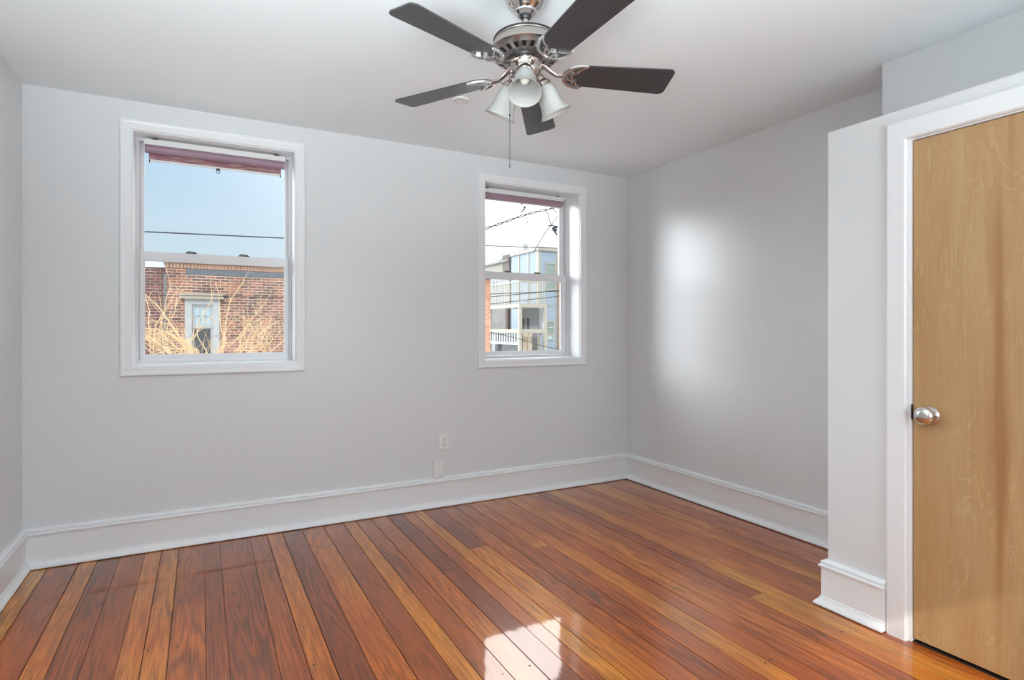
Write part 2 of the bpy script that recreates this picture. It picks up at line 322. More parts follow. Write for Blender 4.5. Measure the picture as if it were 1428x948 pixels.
def strip(bm, pts, w, z0, z1, mat=0):
    """flat band of width w following a 2-D polyline"""
    pts = [Vector(p) for p in pts]; L_, R_ = [], []
    ws = w if isinstance(w, (list, tuple)) else [w] * len(pts)
    for i, p in enumerate(pts):
        d = (pts[min(i + 1, len(pts) - 1)] - pts[max(i - 1, 0)]).normalized(); n = Vector((-d.y, d.x))
        L_.append(p + n * ws[i] / 2); R_.append(p - n * ws[i] / 2)
    for i in range(len(pts) - 1):
        q = [L_[i], R_[i], R_[i + 1], L_[i + 1]]
        prism(bm, [(v.x, v.y) for v in q], z0, z1, mat)
def bez(p0, p1, p2, n=10):
    p0, p1, p2 = Vector(p0), Vector(p1), Vector(p2)
    return [(p0 * (1 - t) ** 2 + p1 * 2 * t * (1 - t) + p2 * t * t) for t in [i / n for i in range(n + 1)]]
def empty(name, loc=(0, 0, 0), label=None, cat=None, group=None, kind=None):
    o = bpy.data.objects.new(name, None); o.location = loc; o.empty_display_size = 0.1; C.objects.link(o); tag(o, label, cat, group, kind); return o
def tag(o, label=None, cat=None, group=None, kind=None):
    if label: o['label'] = label
    if cat: o['category'] = cat
    if group: o['group'] = group
    if kind: o['kind'] = kind
    return o
def struct(name, bm, m, label, cat, **kw):
    return tag(to_obj(name, bm, m, **kw), label, cat, kind='structure')

# ------------------------------------------------------------------ room shell
XL, XR, YB, YR, ZC = -0.845, 3.262, 3.97, -1.9, 2.597
T = 0.22
W1 = (-0.352, 0.536, 1.073, 2.433)          # openings x0, x1, z0, z1
W2 = (1.888, 2.760, 1.050, 2.408)
XD, YD, ZD = 2.57, 1.685, 2.197             # closet box: door plane, far end, top
XU = 2.98                                   # wall above the closet box

# floor boards, running from the camera towards the windows
rnd = random.Random(11)
edges = [-0.93, -0.80]
def xat(px):                                # where a board joint meets the back wall
    a = math.atan((px - 714) / FPX) + YAW; return 3.9 * math.tan(a)
for px in (65, 109, 135, 167, 202, 225, 250, 285, 306, 348, 372, 394, 421, 451, 479, 497, 518, 541, 562, 576, 591, 614, 634, 653, 671, 688, 705):
    edges.append(xat(px))
while edges[-1] < 3.45: edges.append(edges[-1] + rnd.choice((0.062, 0.075, 0.085, 0.09, 0.105, 0.125)))
edges = sorted(edges)
bm = bmesh.new(); cl = bm.loops.layers.float_color.new('board')
box(bm, XL - T, XR + T, YR - T, YB + T, -0.12, -0.012, 1)
tones = [0.25, 0.22, 0.20, 0.70, 0.42, 0.30, 0.62, 0.52, 0.34, 0.40, 0.36, 0.66, 0.60, 0.74, 0.50, 0.44, 0.62, 0.40, 0.48, 0.56, 0.42, 0.70, 0.45, 0.38]
def hole(bm, x, y, r):
    z = 0.0006; c = bm.verts.new((x, y, z)); ring = [bm.verts.new((x + r * math.cos(k * PI / 4), y + r * 1.2 * math.sin(k * PI / 4), z)) for k in range(8)]
    for k in range(8): bm.faces.new((c, ring[k], ring[(k + 1) % 8])).material_index = 1
for i, (a, b) in enumerate(zip(edges, edges[1:])):
    y = YR - T; first = True
    while y < YB + T - 0.01:
        if i % 3 == 1 or rnd.random() < 0.25: y2 = min(YB + T, y + rnd.uniform(1.6, 4.2))
        else: y2 = YB + T
        if YB + T - y2 < 0.8: y2 = YB + T
        g = rnd.choice((0.0018, 0.0022, 0.0032, 0.0050)) ; dz = rnd.uniform(-0.0006, 0.0)
        col = (tones[i % len(tones)] if i < len(tones) else rnd.choice((0.28, 0.4, 0.48, 0.55, 0.62, 0.74)), rnd.random(), rnd.random())
        if not first: col = (rnd.random() * 0.8, col[1], col[2])
        fs = box(bm, a + g * 0.5, b - g * 0.5, y + 0.0006, y2 - 0.0006, -0.02, dz)
        for f in fs:
            for l in f.loops: l[cl] = (*col, 1)
        # nails over the joists
        yy = -1.7 + 0.03 * rnd.random()
        while yy < YB:
            if y < yy < y2 and rnd.random() < 0.75:
                for q in ((0.2, 0.8) if b - a > 0.085 else (0.5,)):
                    if rnd.random() < 0.75: hole(bm, a + (b - a) * q + rnd.uniform(-0.006, 0.006), yy + rnd.uniform(-0.02, 0.02), rnd.uniform(0.0024, 0.0046))
            yy += 0.40
        y = y2; first = False
floor = struct('floor', bm, [M['floor'], M['gap']], 'varnished orange and red-brown pine board floor', 'floor')

struct('ceiling', boxes((XL - T, XR + T, YR - T, YB + T, ZC, ZC + 0.15)), M['ceiling'], 'smooth white ceiling the fan hangs from', 'ceiling')

def wall_with_openings(x0, x1, y0, y1, z0, z1, ops):
    bs = []; x = x0
    for (a, b, c, d) in ops:
        bs += [(x, a, y0, y1, z0, z1), (a, b, y0, y1, z0, c), (a, b, y0, y1, d, z1)]; x = b
    bs.append((x, x1, y0, y1, z0, z1)); return boxes(*bs)
struct('wall_back', wall_with_openings(XL - T, XR + T, YB, YB + T, 0, ZC, [W1, W2]), M['wall'], 'pale grey wall with the two sash windows', 'wall')
struct('wall_left', boxes((XL - T, XL, YR, YB, 0, ZC)), M['wall'], 'pale grey wall at the left edge', 'wall')
struct('wall_right', boxes((XR, XR + T, YR, YB, 0, ZC)), M['wall'], 'pale grey wall between the windows and the closet', 'wall')
W3 = (0.55, 2.45, 0.75, 2.35)  # opening added in the rear wall for the fill lamp
struct('wall_rear', wall_with_openings(XL - T, XR + T, YR - T, YR, 0, ZC, [W3]), M['wall'], 'pale grey wall behind the camera', 'wall')
# closet box with its door opening, and the set-back wall above it
DY0, DY1, DZ = 0.545, 1.334, 2.066          # door opening along y, height
TW = 0.11
bm = boxes((XD, XD + TW, DY1, YD, 0, ZD), (XD, XD + TW, YR, DY0, 0, ZD), (XD, XD + TW, DY0, DY1, DZ, ZD),
           (XD + TW, XR, YD - TW, YD, 0, ZD), (XD + TW, XR, YR, YD - TW, ZD - 0.08, ZD))
struct('wall_closet', bm, M['wall'], 'pale grey closet wall around the birch door', 'wall')
struct('wall_upper', boxes((XU, XR, YR, 1.672, ZD, ZC)), M['wall'], 'set-back pale grey wall above the closet ledge', 'wall')

# baseboards: one profile swept along each wall
PROF = [(0, 0.004), (0.046, 0.004), (0.046, 0.011), (0.040, 0.020), (0.033, 0.026), (0.026, 0.036), (0.026, 0.041), (0.021, 0.043), (0.021, 0.176), (0.030, 0.179), (0.031, 0.186), (0.029, 0.189), (0.019, 0.191), (0.019, 0.195), (0.023, 0.197), (0.023, 0.203), (0.012, 0.212), (0, 0.213)]
def sweep(name, path, label, side=1):
    """path: 2-D corners; the profile leans to the left of the path direction"""
    bm = bmesh.new(); P = [Vector(p) for p in path]; rings = []
    for i, p in enumerate(P):
        ns = []
        if i > 0: d = (P[i] - P[i - 1]).normalized(); ns.append(Vector((-d.y, d.x)) * side)
        if i < len(P) - 1: d = (P[i + 1] - P[i]).normalized(); ns.append(Vector((-d.y, d.x)) * side)
        if len(ns) == 2: n = (ns[0] + ns[1]); n = n / n.dot(ns[0])
        else: n = ns[0]
        rings.append([bm.verts.new((p.x + n.x * o, p.y + n.y * o, z)) for o, z in PROF])
    for a, b in zip(rings, rings[1:]):
        for k in range(len(PROF)): bm.faces.new((a[k], a[(k + 1) % len(PROF)], b[(k + 1) % len(PROF)], b[k]))
    bm.faces.new(rings[0]); bm.faces.new(rings[-1])
    return struct(name, bm, M['trim'], label, 'baseboard')
m_ = 0.0
sweep('baseboard_back', [(XL, YB), (XR, YB)], 'tall white moulded baseboard under the windows', -1)
sweep('baseboard_left', [(XL, YR), (XL, YB)], 'tall white moulded baseboard on the left wall', -1)
sweep('baseboard_right', [(XR, YB), (XR, YD)], 'tall white moulded baseboard on the right wall', -1)
sweep('baseboard_closet', [(XR - 0.06, YD), (XD, YD), (XD, 1.421)], 'short white moulded baseboard wrapping the closet corner', -1)
sweep('baseboard_rear', [(XR, YR), (XL, YR)], 'white baseboard behind the camera', -1)

# ------------------------------------------------------------------ windows
def casing_bm(x0, x1, z0, z1, y, w, t=0.018):
    """mitred picture-frame casing, profile stepped towards the outside"""
    bm = bmesh.new(); prof = [(0, 0), (0, t * 0.75), (0.006, t * 0.9), (w * 0.62, t), (w * 0.72, t * 1.08), (w * 0.94, t * 1.12), (w, t * 0.9), (w, 0)]
    cs = [(x0, z0, -1, -1), (x1, z0, 1, -1), (x1, z1, 1, 1), (x0, z1, -1, 1)]; rings = []
    for x, z, sx, sz in cs: rings.append([bm.verts.new((x + sx * o, y - d, z + sz * o)) for o, d in prof])
    for i in range(4):
        a, b = rings[i], rings[(i + 1) % 4]
        for k in range(len(prof)): bm.faces.new((a[k], a[(k + 1) % len(prof)], b[(k + 1) % len(prof)], b[k]))
    return bm
def frame_bm(x0, x1, z0, z1, y0, y1, wl, wr, wb, wt, bevel_in=0.0):
    bm = bmesh.new()
    for b in ((x0, x0 + wl, y0, y1, z0, z1), (x1 - wr, x1, y0, y1, z0, z1), (x0 + wl, x1 - wr, y0, y1, z0, z0 + wb), (x0 + wl, x1 - wr, y0, y1, z1 - wt, z1)): box(bm, *b)
    return bm
def sash_window(name, op, depth, label, mr0, mr1, xl, xr):
    """op = opening in the wall; xl, xr = clear glass edges; mr0, mr1 = meeting rail"""
    x0, x1, z0, z1 = op; yf = YB + depth
    root = empty(name, ((x0 + x1) / 2, YB, z0), label, 'window', kind='structure')
    K = Matrix.Translation((-root.location.x, -root.location.y, -root.location.z))
    def part(n, bm, m, par=root, **kw):
        bmesh.ops.transform(bm, matrix=K, verts=bm.verts); return to_obj(n, bm, m, par, **kw)
    part('casing', casing_bm(x0, x1, z0, z1, YB, 0.057), M['trim'])
    bm = bmesh.new()                                            # painted reveal boards round the opening
    for b in ((x0, x0 + 0.006, YB - 0.001, yf, z0, z1), (x1 - 0.006, x1, YB - 0.001, yf, z0, z1), (x0 + 0.006, x1 - 0.006, YB - 0.001, yf, z0, z0 + 0.006), (x0 + 0.006, x1 - 0.006, YB - 0.001, yf, z1 - 0.006, z1)): box(bm, *b)
    part('reveal', bm, M['trim'])
    bm = frame_bm(x0, x1, z0, z1, yf, YB + T + 0.01, 0.020, 0.020, 0.024, 0.022)
    box(bm, x0 + 0.020, x0 + 0.026, yf + 0.012, YB + T, z0 + 0.024, z1 - 0.022); box(bm, x1 - 0.026, x1 - 0.020, yf + 0.012, YB + T, z0 + 0.024, z1 - 0.022)
    part('window_frame', bm, M['vinyl'], bevel=0.0015)
    a0, a1 = x0 + 0.027, x1 - 0.027
    yl = yf + 0.008                                             # lower sash, nearer the room
    ls = part('lower_sash', frame_bm(a0, a1, z0 + 0.026, mr1, yl, yl + 0.028, xl - a0, a1 - xr, 0.030, mr1 - mr0), M['vinyl'], bevel=0.002)
    part('pane', boxes((xl - 0.005, xr + 0.005, yl + 0.016, yl + 0.019, z0 + 0.05, mr0 + 0.006)), M['pane'], ls)
    bm = boxes((xl, xl + 0.004, yl + 0.003, yl + 0.014, z0 + 0.056, mr0), (xr - 0.004, xr, yl + 0.003, yl + 0.014, z0 + 0.056, mr0), (xl + 0.004, xr - 0.004, yl + 0.003, yl + 0.014, mr0 - 0.005, mr0), (xl + 0.004, xr - 0.004, yl + 0.003, yl + 0.014, z0 + 0.056, z0 + 0.060))
    part('glazing_bead', bm, M['vinyl'], ls)
    yu = yf + 0.040                                             # upper sash, outer track
    us = part('upper_sash', frame_bm(a0, a1, mr0 + 0.004, z1 - 0.024, yu, yu + 0.028, xl - a0 - 0.002, a1 - xr - 0.002, mr1 - mr0 - 0.006, 0.034), M['vinyl'], bevel=0.002)
    part('pane', boxes((xl - 0.006, xr + 0.006, yu + 0.012, yu + 0.015, mr1 - 0.006, z1 - 0.05)), M['pane'], us)
    for fx in (0.31, 0.685):                                    # black tilt latches on the meeting rail
        cx_ = xl + (xr - xl) * fx
        bm = bmesh.new(); prism(bm, [(cx_ - 0.030, 0), (cx_ + 0.034, 0), (cx_ + 0.020, 0.016), (cx_ - 0.016, 0.020)], 0, 0.006)
        tube(bm, [(cx_ - 0.020, 0.010, 0.006), (cx_ - 0.010, 0.008, 0.013), (cx_ + 0.026, -0.004, 0.008)], [0.005, 0.004, 0.003], 8)
        bmesh.ops.transform(bm, matrix=Matrix.Translation((0, yl + 0.006, mr1)), verts=bm.verts)
        part('sash_lock', bm, M['black_plastic'], ls)
    return root
sash_window('window_1', W1, 0.128, 'left sash window facing the brick building across the yard', 1.700, 1.752, -0.303, 0.487)
sash_window('window_2', W2, 0.160, 'right sash window facing the porches and blue house', 1.690, 1.745, 1.950, 2.688)

def roller_blind(cx, y, ztop, w, label, flap):
    r = empty('roller_blind', (cx, y, ztop), label, 'blind', 'roller blinds in the windows')
    h = w / 2
    bm = boxes((-h, h, -0.012, 0.022, -0.020, 0.0), (-h, h, -0.020, -0.012, -0.034, 0.0), (-h, -h + 0.004, -0.012, 0.026, -0.075, -0.020), (h - 0.004, h, -0.012, 0.026, -0.075, -0.020))
    to_obj('headrail', bm, M['white_plastic'], r, bevel=0.001)
    to_obj('mounting_clip', boxes((-h * 0.9, -h * 0.82, -0.023, -0.004, -0.002, 0.005)), M['slot'], r)
    to_obj('mounting_clip', boxes((h * 0.82, h * 0.9, -0.023, -0.004, -0.002, 0.005)), M['slot'], r)
    bm = bmesh.new(); tube(bm, [(-h + 0.006, 0, -0.055), (h - 0.006, 0, -0.055)], 0.026, 28)
    to_obj('roll', bm, M['blind_roll'], r, smooth=True)
    z0 = -0.066; z1 = z0 - flap
    bm = boxes((-h + 0.022, h - 0.022, 0.022, 0.024, z1, -0.055)); to_obj('blind_cloth', bm, M['blind'], r)
    bm = boxes((-h + 0.020, h - 0.020, 0.018, 0.028, z1 - 0.012, z1)); hem = to_obj('hem_bar', bm, M['white_plastic'], r, bevel=0.002)
    for s in (-1, 1):
        x = s * (h - 0.026)
        to_obj('end_cap', boxes((x - 0.003, x + 0.003, 0.016, 0.030, z1 - 0.019, z1 - 0.004)), M['black_plastic'], hem)
    bm = bmesh.new(); zc = z1 - 0.030
    ring = [(0.011 * math.cos(a), 0.014, zc + 0.009 * math.sin(a)) for a in [2 * PI * i / 20 for i in range(21)]]
    tube(bm, ring, 0.0022, 6); box(bm, -0.011, 0.011, 0.012, 0.017, zc + 0.006, z1 - 0.011)
    to_obj('ring_pull', bm, M['black_plastic'] if flap > 0.02 else M['white_plastic'], r)
    return r
roller_blind(0.092, YB + 0.100, 2.415, 0.785, 'mauve roller blind with hanging woven flap and black ring pull, left window', 0.045)
roller_blind(2.285, YB + 0.120, 2.386, 0.760, 'mauve roller blind rolled right up, in the window nearer the corner', 0.004)
# rear window frame, added behind the camera to go with the fill lamp
r3 = empty('fill_window', (1.50, YR, 0.75), 'wide window added behind the camera for the fill lamp', 'window', kind='structure')
bm = frame_bm(-0.95, 0.95, 0, 1.6, -0.08, -0.02, 0.04, 0.04, 0.04, 0.04); box(bm, -0.02, 0.02, -0.08, -0.02, 0.04, 1.56)
to_obj('window_frame', bm, M['vinyl'], r3)

# ------------------------------------------------------------------ closet door
d = empty('door_1', (XD, DY1, 0), 'flat birch veneer closet door with a steel knob and white casing', 'door', kind='structure')
def dpart(n, bm, m, par=d, **kw):
    bmesh.ops.transform(bm, matrix=Matrix.Translation((-XD, -DY1, 0)), verts=bm.verts); return to_obj(n, bm, m, par, **kw)
slab = dpart('door_slab', boxes((XD + 0.006, XD + 0.042, DY0 + 0.012, DY1 - 0.011, 0.016, DZ - 0.011)), M['door'], bevel=0.0015)
cw, ct = 0.082, 0.020
bm = bmesh.new()
def casing_leg(bm, pts):   # mitred flat casing with softened edges
    prof = [(0, 0), (0, ct * 0.7), (0.006, ct), (cw - 0.010, ct), (cw - 0.004, ct * 0.85), (cw, ct * 0.6), (cw, 0)]
    rings = []
    for y, z, sy, sz in pts: rings.append([bm.verts.new((XD - dd, y + sy * o, z + sz * o)) for o, dd in prof])
    for a, b in zip(rings, rings[1:]):
        for k in range(len(prof)): bm.faces.new((a[k], a[(k + 1) % len(prof)], b[(k + 1) % len(prof)], b[k]))
    bm.faces.new(rings[0]); bm.faces.new(rings[-1])
casing_leg(bm, [(DY1 + 0.004, 0.0, 1, 0), (DY1 + 0.004, DZ - 0.002, 1, 1), (DY0 - 0.004, DZ - 0.002, -1, 1), (DY0 - 0.004, 0.0, -1, 0)])
dpart('casing', bm, M['trim'])
bm = boxes((XD + 0.001, XD + TW, DY1 - 0.0085, DY1 + 0.004, 0, DZ), (XD + 0.001, XD + TW, DY0 - 0.004, DY0 + 0.0085, 0, DZ), (XD + 0.001, XD + TW, DY0 + 0.0085, DY1 - 0.0085, DZ - 0.0085, DZ + 0.003),
           (XD + 0.044, XD + 0.056, DY1 - 0.03, DY1 - 0.0085, 0, DZ - 0.0085), (XD + 0.044, XD + 0.056, DY0 + 0.0085, DY0 + 0.03, 0, DZ - 0.0085), (XD + 0.044, XD + 0.056, DY0 + 0.03, DY1 - 0.03, DZ - 0.03, DZ - 0.0085))
dpart('door_jamb', bm, M['trim'])
dpart('strike_plate', boxes((XD - 0.003, XD + 0.02, DY1 - 0.0112, DY1 - 0.0075, 0.915, 0.975)), M['dark_metal'])
KY, KZ = 1.262, 0.938
bm = bmesh.new(); lathe(bm, [(0, 0), (0.036, 0), (0.037, 0.003), (0.033, 0.009), (0.018, 0.012), (0.0135, 0.014), (0.0125, 0.020), (0.016, 0.024), (0.026, 0.027), (0.034, 0.034), (0.036, 0.042), (0.034, 0.051), (0.026, 0.058), (0.014, 0.0615), (0, 0.0625)], 48)
bmesh.ops.transform(bm, matrix=Matrix.Translation((XD + 0.006, KY, KZ)) @ Matrix.Rotation(-PI / 2, 4, 'Y'), verts=bm.verts)
kn = dpart('door_knob', bm, M['steel'], slab, smooth=True)
bm = bmesh.new(); lathe(bm, [(0, 0.008), (0.0038, 0.008), (0.0038, 0.0105), (0, 0.0105)], 16)
bmesh.ops.transform(bm, matrix=Matrix.Translation((XD + 0.006, KY - 0.027, KZ - 0.003)) @ Matrix.Rotation(-PI / 2, 4, 'Y'), verts=bm.verts)
dpart('release_hole', bm, M['slot'], slab)
# dark strip laid under the door, painting in the shade of the gap
struct('door_gap_shade', boxes((XD + 0.005, XD + TW, DY0 + 0.01, DY1 - 0.01, 0.0, 0.004)), M['gap'], 'dark strip painting the shade of the gap under the closet door', 'trim')

# ------------------------------------------------------------------ plates on the back wall
def plate(name, x, z, label, cat):
    r = empty(name, (x, YB, z), label, cat)
    w, h = 0.0375, 0.0600; bm = bmesh.new()
    pr = [(0, 0), (0, 0.003), (0.004, 0.0065), (0.012, 0.0075)]
    rings = [[bm.verts.new((sx * (w - o), -dd, sz * (h - o))) for sx, sz in ((-1, -1), (1, -1), (1, 1), (-1, 1))] for o, dd in pr]
    for a, b in zip(rings, rings[1:]):
        for k in range(4): bm.faces.new((a[k], a[(k + 1) % 4], b[(k + 1) % 4], b[k]))
    bm.faces.new(rings[-1]); to_obj('cover_plate', bm, M['white_plastic'], r)
    return r
o1 = plate('wall_outlet', 1.558, 0.464, 'white double power outlet on the wall between the windows', 'outlet')
for s in (1, -1):
    poly = [(0.0165 * math.copysign(min(1, abs(1.15 * math.cos(a))), math.cos(a)), 0.0145 * math.sin(a)) for a in [2 * PI * i / 24 for i in range(24)]]
    bm = bmesh.new(); prism(bm, poly, 0, 0.004); bmesh.ops.transform(bm, matrix=Matrix.Translation((0, -0.0065, s * 0.0195)) @ Matrix.Rotation(PI / 2, 4, 'X'), verts=bm.verts)
    rc = to_obj('receptacle', bm, M['white_plastic'], o1)
    zc = s * 0.0195
    bm = boxes((-0.0075, -0.0050, -0.0112, -0.0100, zc - 0.001, zc + 0.009), (0.0050, 0.0070, -0.0112, -0.0100, zc, zc + 0.008), (-0.0025, 0.0025, -0.0112, -0.0100, zc - 0.0095, zc - 0.0045))
    to_obj('socket_slots', bm, M['slot'], rc)
def screw(par, z):
    bm = bmesh.new(); lathe(bm, [(0, 0), (0.003, 0), (0.0025, 0.001), (0, 0.0012)], 12); bmesh.ops.transform(bm, matrix=Matrix.Translation((0, -0.0074, z)) @ Matrix.Rotation(PI / 2, 4, 'X'), verts=bm.verts)
    to_obj('screw', bm, M['nickel'], par)
screw(o1, 0)
o2 = plate('blank_wall_plate', 1.513, 0.2745, 'blank white wall plate touching the top of the baseboard', 'wall plate'); screw(o2, 0.042); screw(o2, -0.042)
o2.location.y = YB - 0.019
to_obj('mounting_box', boxes((-0.033, 0.033, 0, 0.019, -0.054, 0.056)), M['white_plastic'], o2)

# ------------------------------------------------------------------ smoke detector
sd = empty('smoke_detector', (1.309, 3.064, ZC), 'small round white smoke detector on the ceiling behind the fan', 'smoke detector')
bm = bmesh.new(); lathe(bm, [(0, 0), (0.047, 0), (0.048, -0.004), (0.044, -0.009), (0.036, -0.010), (0.034, -0.008), (0.033, -0.008), (0.031, -0.012), (0.012, -0.014), (0, -0.014)], 40); to_obj('detector_body', bm, M['white_plastic'], sd, smooth=True)
bm = bmesh.new(); lathe(bm, [(0.032, -0.0085), (0.0355, -0.0095), (0.0355, -0.0105), (0.032, -0.0115)], 40, close=True); to_obj('vent_ring', bm, noisy('grey_plastic', (0.35, 0.35, 0.35), 0.5), sd, smooth=True)
bm = bmesh.new(); lathe(bm, [(0, -0.014), (0.009, -0.014), (0.008, -0.0165), (0, -0.017)], 24); to_obj('test_button', bm, M['white_plastic'], sd, smooth=True)

# ------------------------------------------------------------------ ceiling fan
FX, FY, FZ = 1.0864, 1.915, 2.258           # hub centre at blade level
fan = empty('ceiling_fan', (FX + 0.003, FY + 0.012, ZC), 'five-blade black and brushed nickel ceiling fan with three frosted lamp shades', 'ceiling fan')
def fpart(n, bm, m, par=fan, **kw): return to_obj(n, bm, m, par, **kw)
zl = lambda z: z - ZC
bm = bmesh.new(); lathe(bm, [(0, 0), (0.066, 0), (0.070, -0.006), (0.076, -0.022), (0.079, -0.045), (0.077, -0.062), (0.068, -0.080), (0.056, -0.093), (0.044, -0.103), (0.0425, -0.106), (0.0425, -0.110), (0.038, -0.112), (0.033, -0.119), (0.026, -0.122), (0.022, -0.118), (0, -0.118)], 56)
fpart('canopy', bm, M['chrome'], smooth=True)
bm = bmesh.new(); lathe(bm, [(0, -0.112), (0.0215, -0.112), (0.0215, -0.126), (0.017, -0.133), (0, -0.135)], 32); fpart('hanger_ball', bm, M['black_plastic'], smooth=True)
bm = bmesh.new(); lathe(bm, [(0, -0.13), (0.0115, -0.13), (0.0115, -0.215), (0, -0.215)], 24); fpart('downrod', bm, M['nickel'], smooth=True)
# everything below the ball hangs slightly out of true
tilt = Vector((0, 0, 1)).rotation_difference(Vector((0.0157, 0.0558, 1)).normalized()).to_matrix().to_4x4()
FL = Matrix.Translation((FX - fan.location.x, FY - fan.location.y, FZ - ZC)) @ tilt
def hang(n, bm, m, par=fan, mat=None, **kw):
    o = to_obj(n, bm, m, par, **kw)
    if par is fan: o.matrix_local = FL @ (mat if mat else Matrix())
    elif mat: o.matrix_local = mat
    return o
bm = bmesh.new(); lathe(bm, [(0.012, 0.168), (0.022, 0.166), (0.024, 0.150), (0.050, 0.146), (0.090, 0.138), (0.112, 0.128), (0.120, 0.122), (0.1225, 0.117), (0.121, 0.112), (0.124, 0.107), (0.131, 0.090), (0.136, 0.080), (0.138, 0.072), (0.133, 0.068), (0.120, 0.070), (0, 0.075)], 64)
hang('motor_housing', bm, M['nickel'], smooth=True)
bm = bmesh.new(); lathe(bm, [(0.1215, 0.122), (0.1245, 0.121), (0.1248, 0.1165), (0.1225, 0.115)], 64, close=True); hang('rim_band', bm, M['dark_metal'], smooth=True)
# vented underside: a dished ring with real slots and a dark motor behind
bm = bmesh.new(); ns = 22; rr = [(0.133, 0.069), (0.118, 0.058), (0.094, 0.050), (0.072, 0.046)]
seg = ns * 4
ringv = [[bm.verts.new((r * math.cos(2 * PI * i / seg), r * math.sin(2 * PI * i / seg), z)) for i in range(seg)] for r, z in rr]
for k in range(3):
    for i in range(seg):
        if k == 1 and i % 4 in (1, 2): continue
        bm.faces.new((ringv[k][i], ringv[k][(i + 1) % seg], ringv[k + 1][(i + 1) % seg], ringv[k + 1][i]))
bmesh.ops.solidify(bm, geom=list(bm.faces), thickness=0.003)
hang('vent_ring', bm, M['nickel_bright'])
bm = bmesh.new(); lathe(bm, [(0, 0.068), (0.126, 0.068), (0.112, 0.064), (0.09, 0.060), (0, 0.058)], 48); hang('motor_core', bm, M['dark_metal'], smooth=True)
bm = bmesh.new(); lathe(bm, [(0, 0.060), (0.070, 0.060), (0.073, 0.046), (0.071, 0.040), (0.067, 0.036), (0, 0.036)], 48); hang('flywheel', bm, M['dark_metal'], smooth=True)
bm = bmesh.new(); lathe(bm, [(0, 0.038), (0.062, 0.038), (0.0625, 0.032), (0.059, 0.028), (0.057, 0.010), (0.058, 0.006), (0.056, -0.004), (0.048, -0.016), (0.044, -0.022), (0, -0.022)], 48); hang('switch_housing', bm, M['nickel'], smooth=True)
bm = bmesh.new(); lathe(bm, [(0, -0.020), (0.041, -0.020), (0.044, -0.028), (0.040, -0.046), (0.028, -0.058), (0.012, -0.064), (0.008, -0.072), (0.010, -0.078), (0.006, -0.084), (0, -0.085)], 40); hang('light_fitter', bm, M['bronze_nickel'], smooth=True)

# blade and its ornate bracket, built along +X
def arc_pts(cx, cy, r, a0, a1, n=10): return [(cx + r * math.cos(math.radians(a0 + (a1 - a0) * i / n)), cy + r * math.sin(math.radians(a0 + (a1 - a0) * i / n))) for i in range(n + 1)]
def blade_poly():
    w0, w1, x0, x1, c = 0.056, 0.0705, 0.150, 0.575, 0.020
    p = arc_pts(x1 - c, w1 - c, c, 90, 0, 6) + arc_pts(x1 - c, -w1 + c, c, 0, -90, 6)
    root = [(0.215, -w0), (0.190, -w0 + 0.001), (0.168, -0.044), (0.153, -0.024), (0.148, 0), (0.153, 0.024), (0.168, 0.044), (0.190, w0 - 0.001), (0.215, w0)]
    return p[::-1][::-1] + root
bm = bmesh.new(); prism(bm, blade_poly(), -0.003, 0.003); blade0 = to_obj('fan_blade', bm, M['blade'], None, bevel=0.0012)
bm = bmesh.new()
outer = [(v[0], v[1]) for v in [(0.228, 0.061), (0.205, 0.060), (0.182, 0.053), (0.162, 0.040), (0.149, 0.022), (0.144, 0), (0.149, -0.022), (0.162, -0.040), (0.182, -0.053), (0.205, -0.060), (0.228, -0.061)]]
strip(bm, outer, [0.004, 0.009, 0.011, 0.011, 0.012, 0.013, 0.012, 0.011, 0.011, 0.009, 0.004], -0.0105, -0.0035)
inner = [(0.228, 0.059), (0.212, 0.049), (0.200, 0.036), (0.196, 0.024), (0.185, 0.020), (0.180, 0.010), (0.176, 0), (0.180, -0.010), (0.185, -0.020), (0.196, -0.024), (0.200, -0.036), (0.212, -0.049), (0.228, -0.059)]
strip(bm, inner, 0.0062, -0.0100, -0.0035)
for s in (1, -1):
    strip(bm, [(0.150, s * 0.014), (0.168, s * 0.017), (0.192, s * 0.023)], 0.006, -0.0100, -0.0035)
strip(bm, [(0.146, 0), (0.176, 0)], 0.006, -0.0098, -0.0035)
iron0 = to_obj('blade_bracket', bm, M['nickel_bright'], None)
bm = bmesh.new(); tube(bm, [(0.058, 0, 0.036), (0.075, 0, 0.030), (0.095, 0, 0.010), (0.118, 0, -0.008), (0.148, 0, -0.008)], [0.012, 0.011, 0.008, 0.008, 0.010], 12)
bmesh.ops.scale(bm, vec=(1, 1.3, 0.8), space=Matrix.Identity(4), verts=bm.verts)
arm0 = to_obj('bracket_arm', bm, M['nickel'], None, smooth=True)
screws = []
for x, y in ((0.186, 0.030), (0.186, -0.030), (0.166, 0)):
    bm = bmesh.new(); lathe(bm, [(0, -0.0035), (0.005, -0.0035), (0.0045, -0.0125), (0, -0.0135)], 10)
    bmesh.ops.transform(bm, matrix=Matrix.Translation((x, y, 0)), verts=bm.verts); screws.append(to_obj('bracket_screw', bm, M['nickel'], None, smooth=True))
for k in range(5):
    ang = 3.444 - math.radians(72) * k
    mat = FL @ Matrix.Rotation(ang, 4, 'Z') @ Matrix.Rotation(math.radians(-11.8), 4, 'X')
    b = blade0 if k == 0 else blade0.copy()
    if k: C.objects.link(b)
    b.parent = fan; b.matrix_local = mat
    for src in [iron0] + screws:
        q = src if k == 0 else src.copy()
        if k: C.objects.link(q)
        q.parent = b; q.matrix_local = Matrix()
    q = arm0 if k == 0 else arm0.copy()
    if k: C.objects.link(q)
    q.parent = fan; q.matrix_local = FL @ Matrix.Rotation(ang, 4, 'Z')

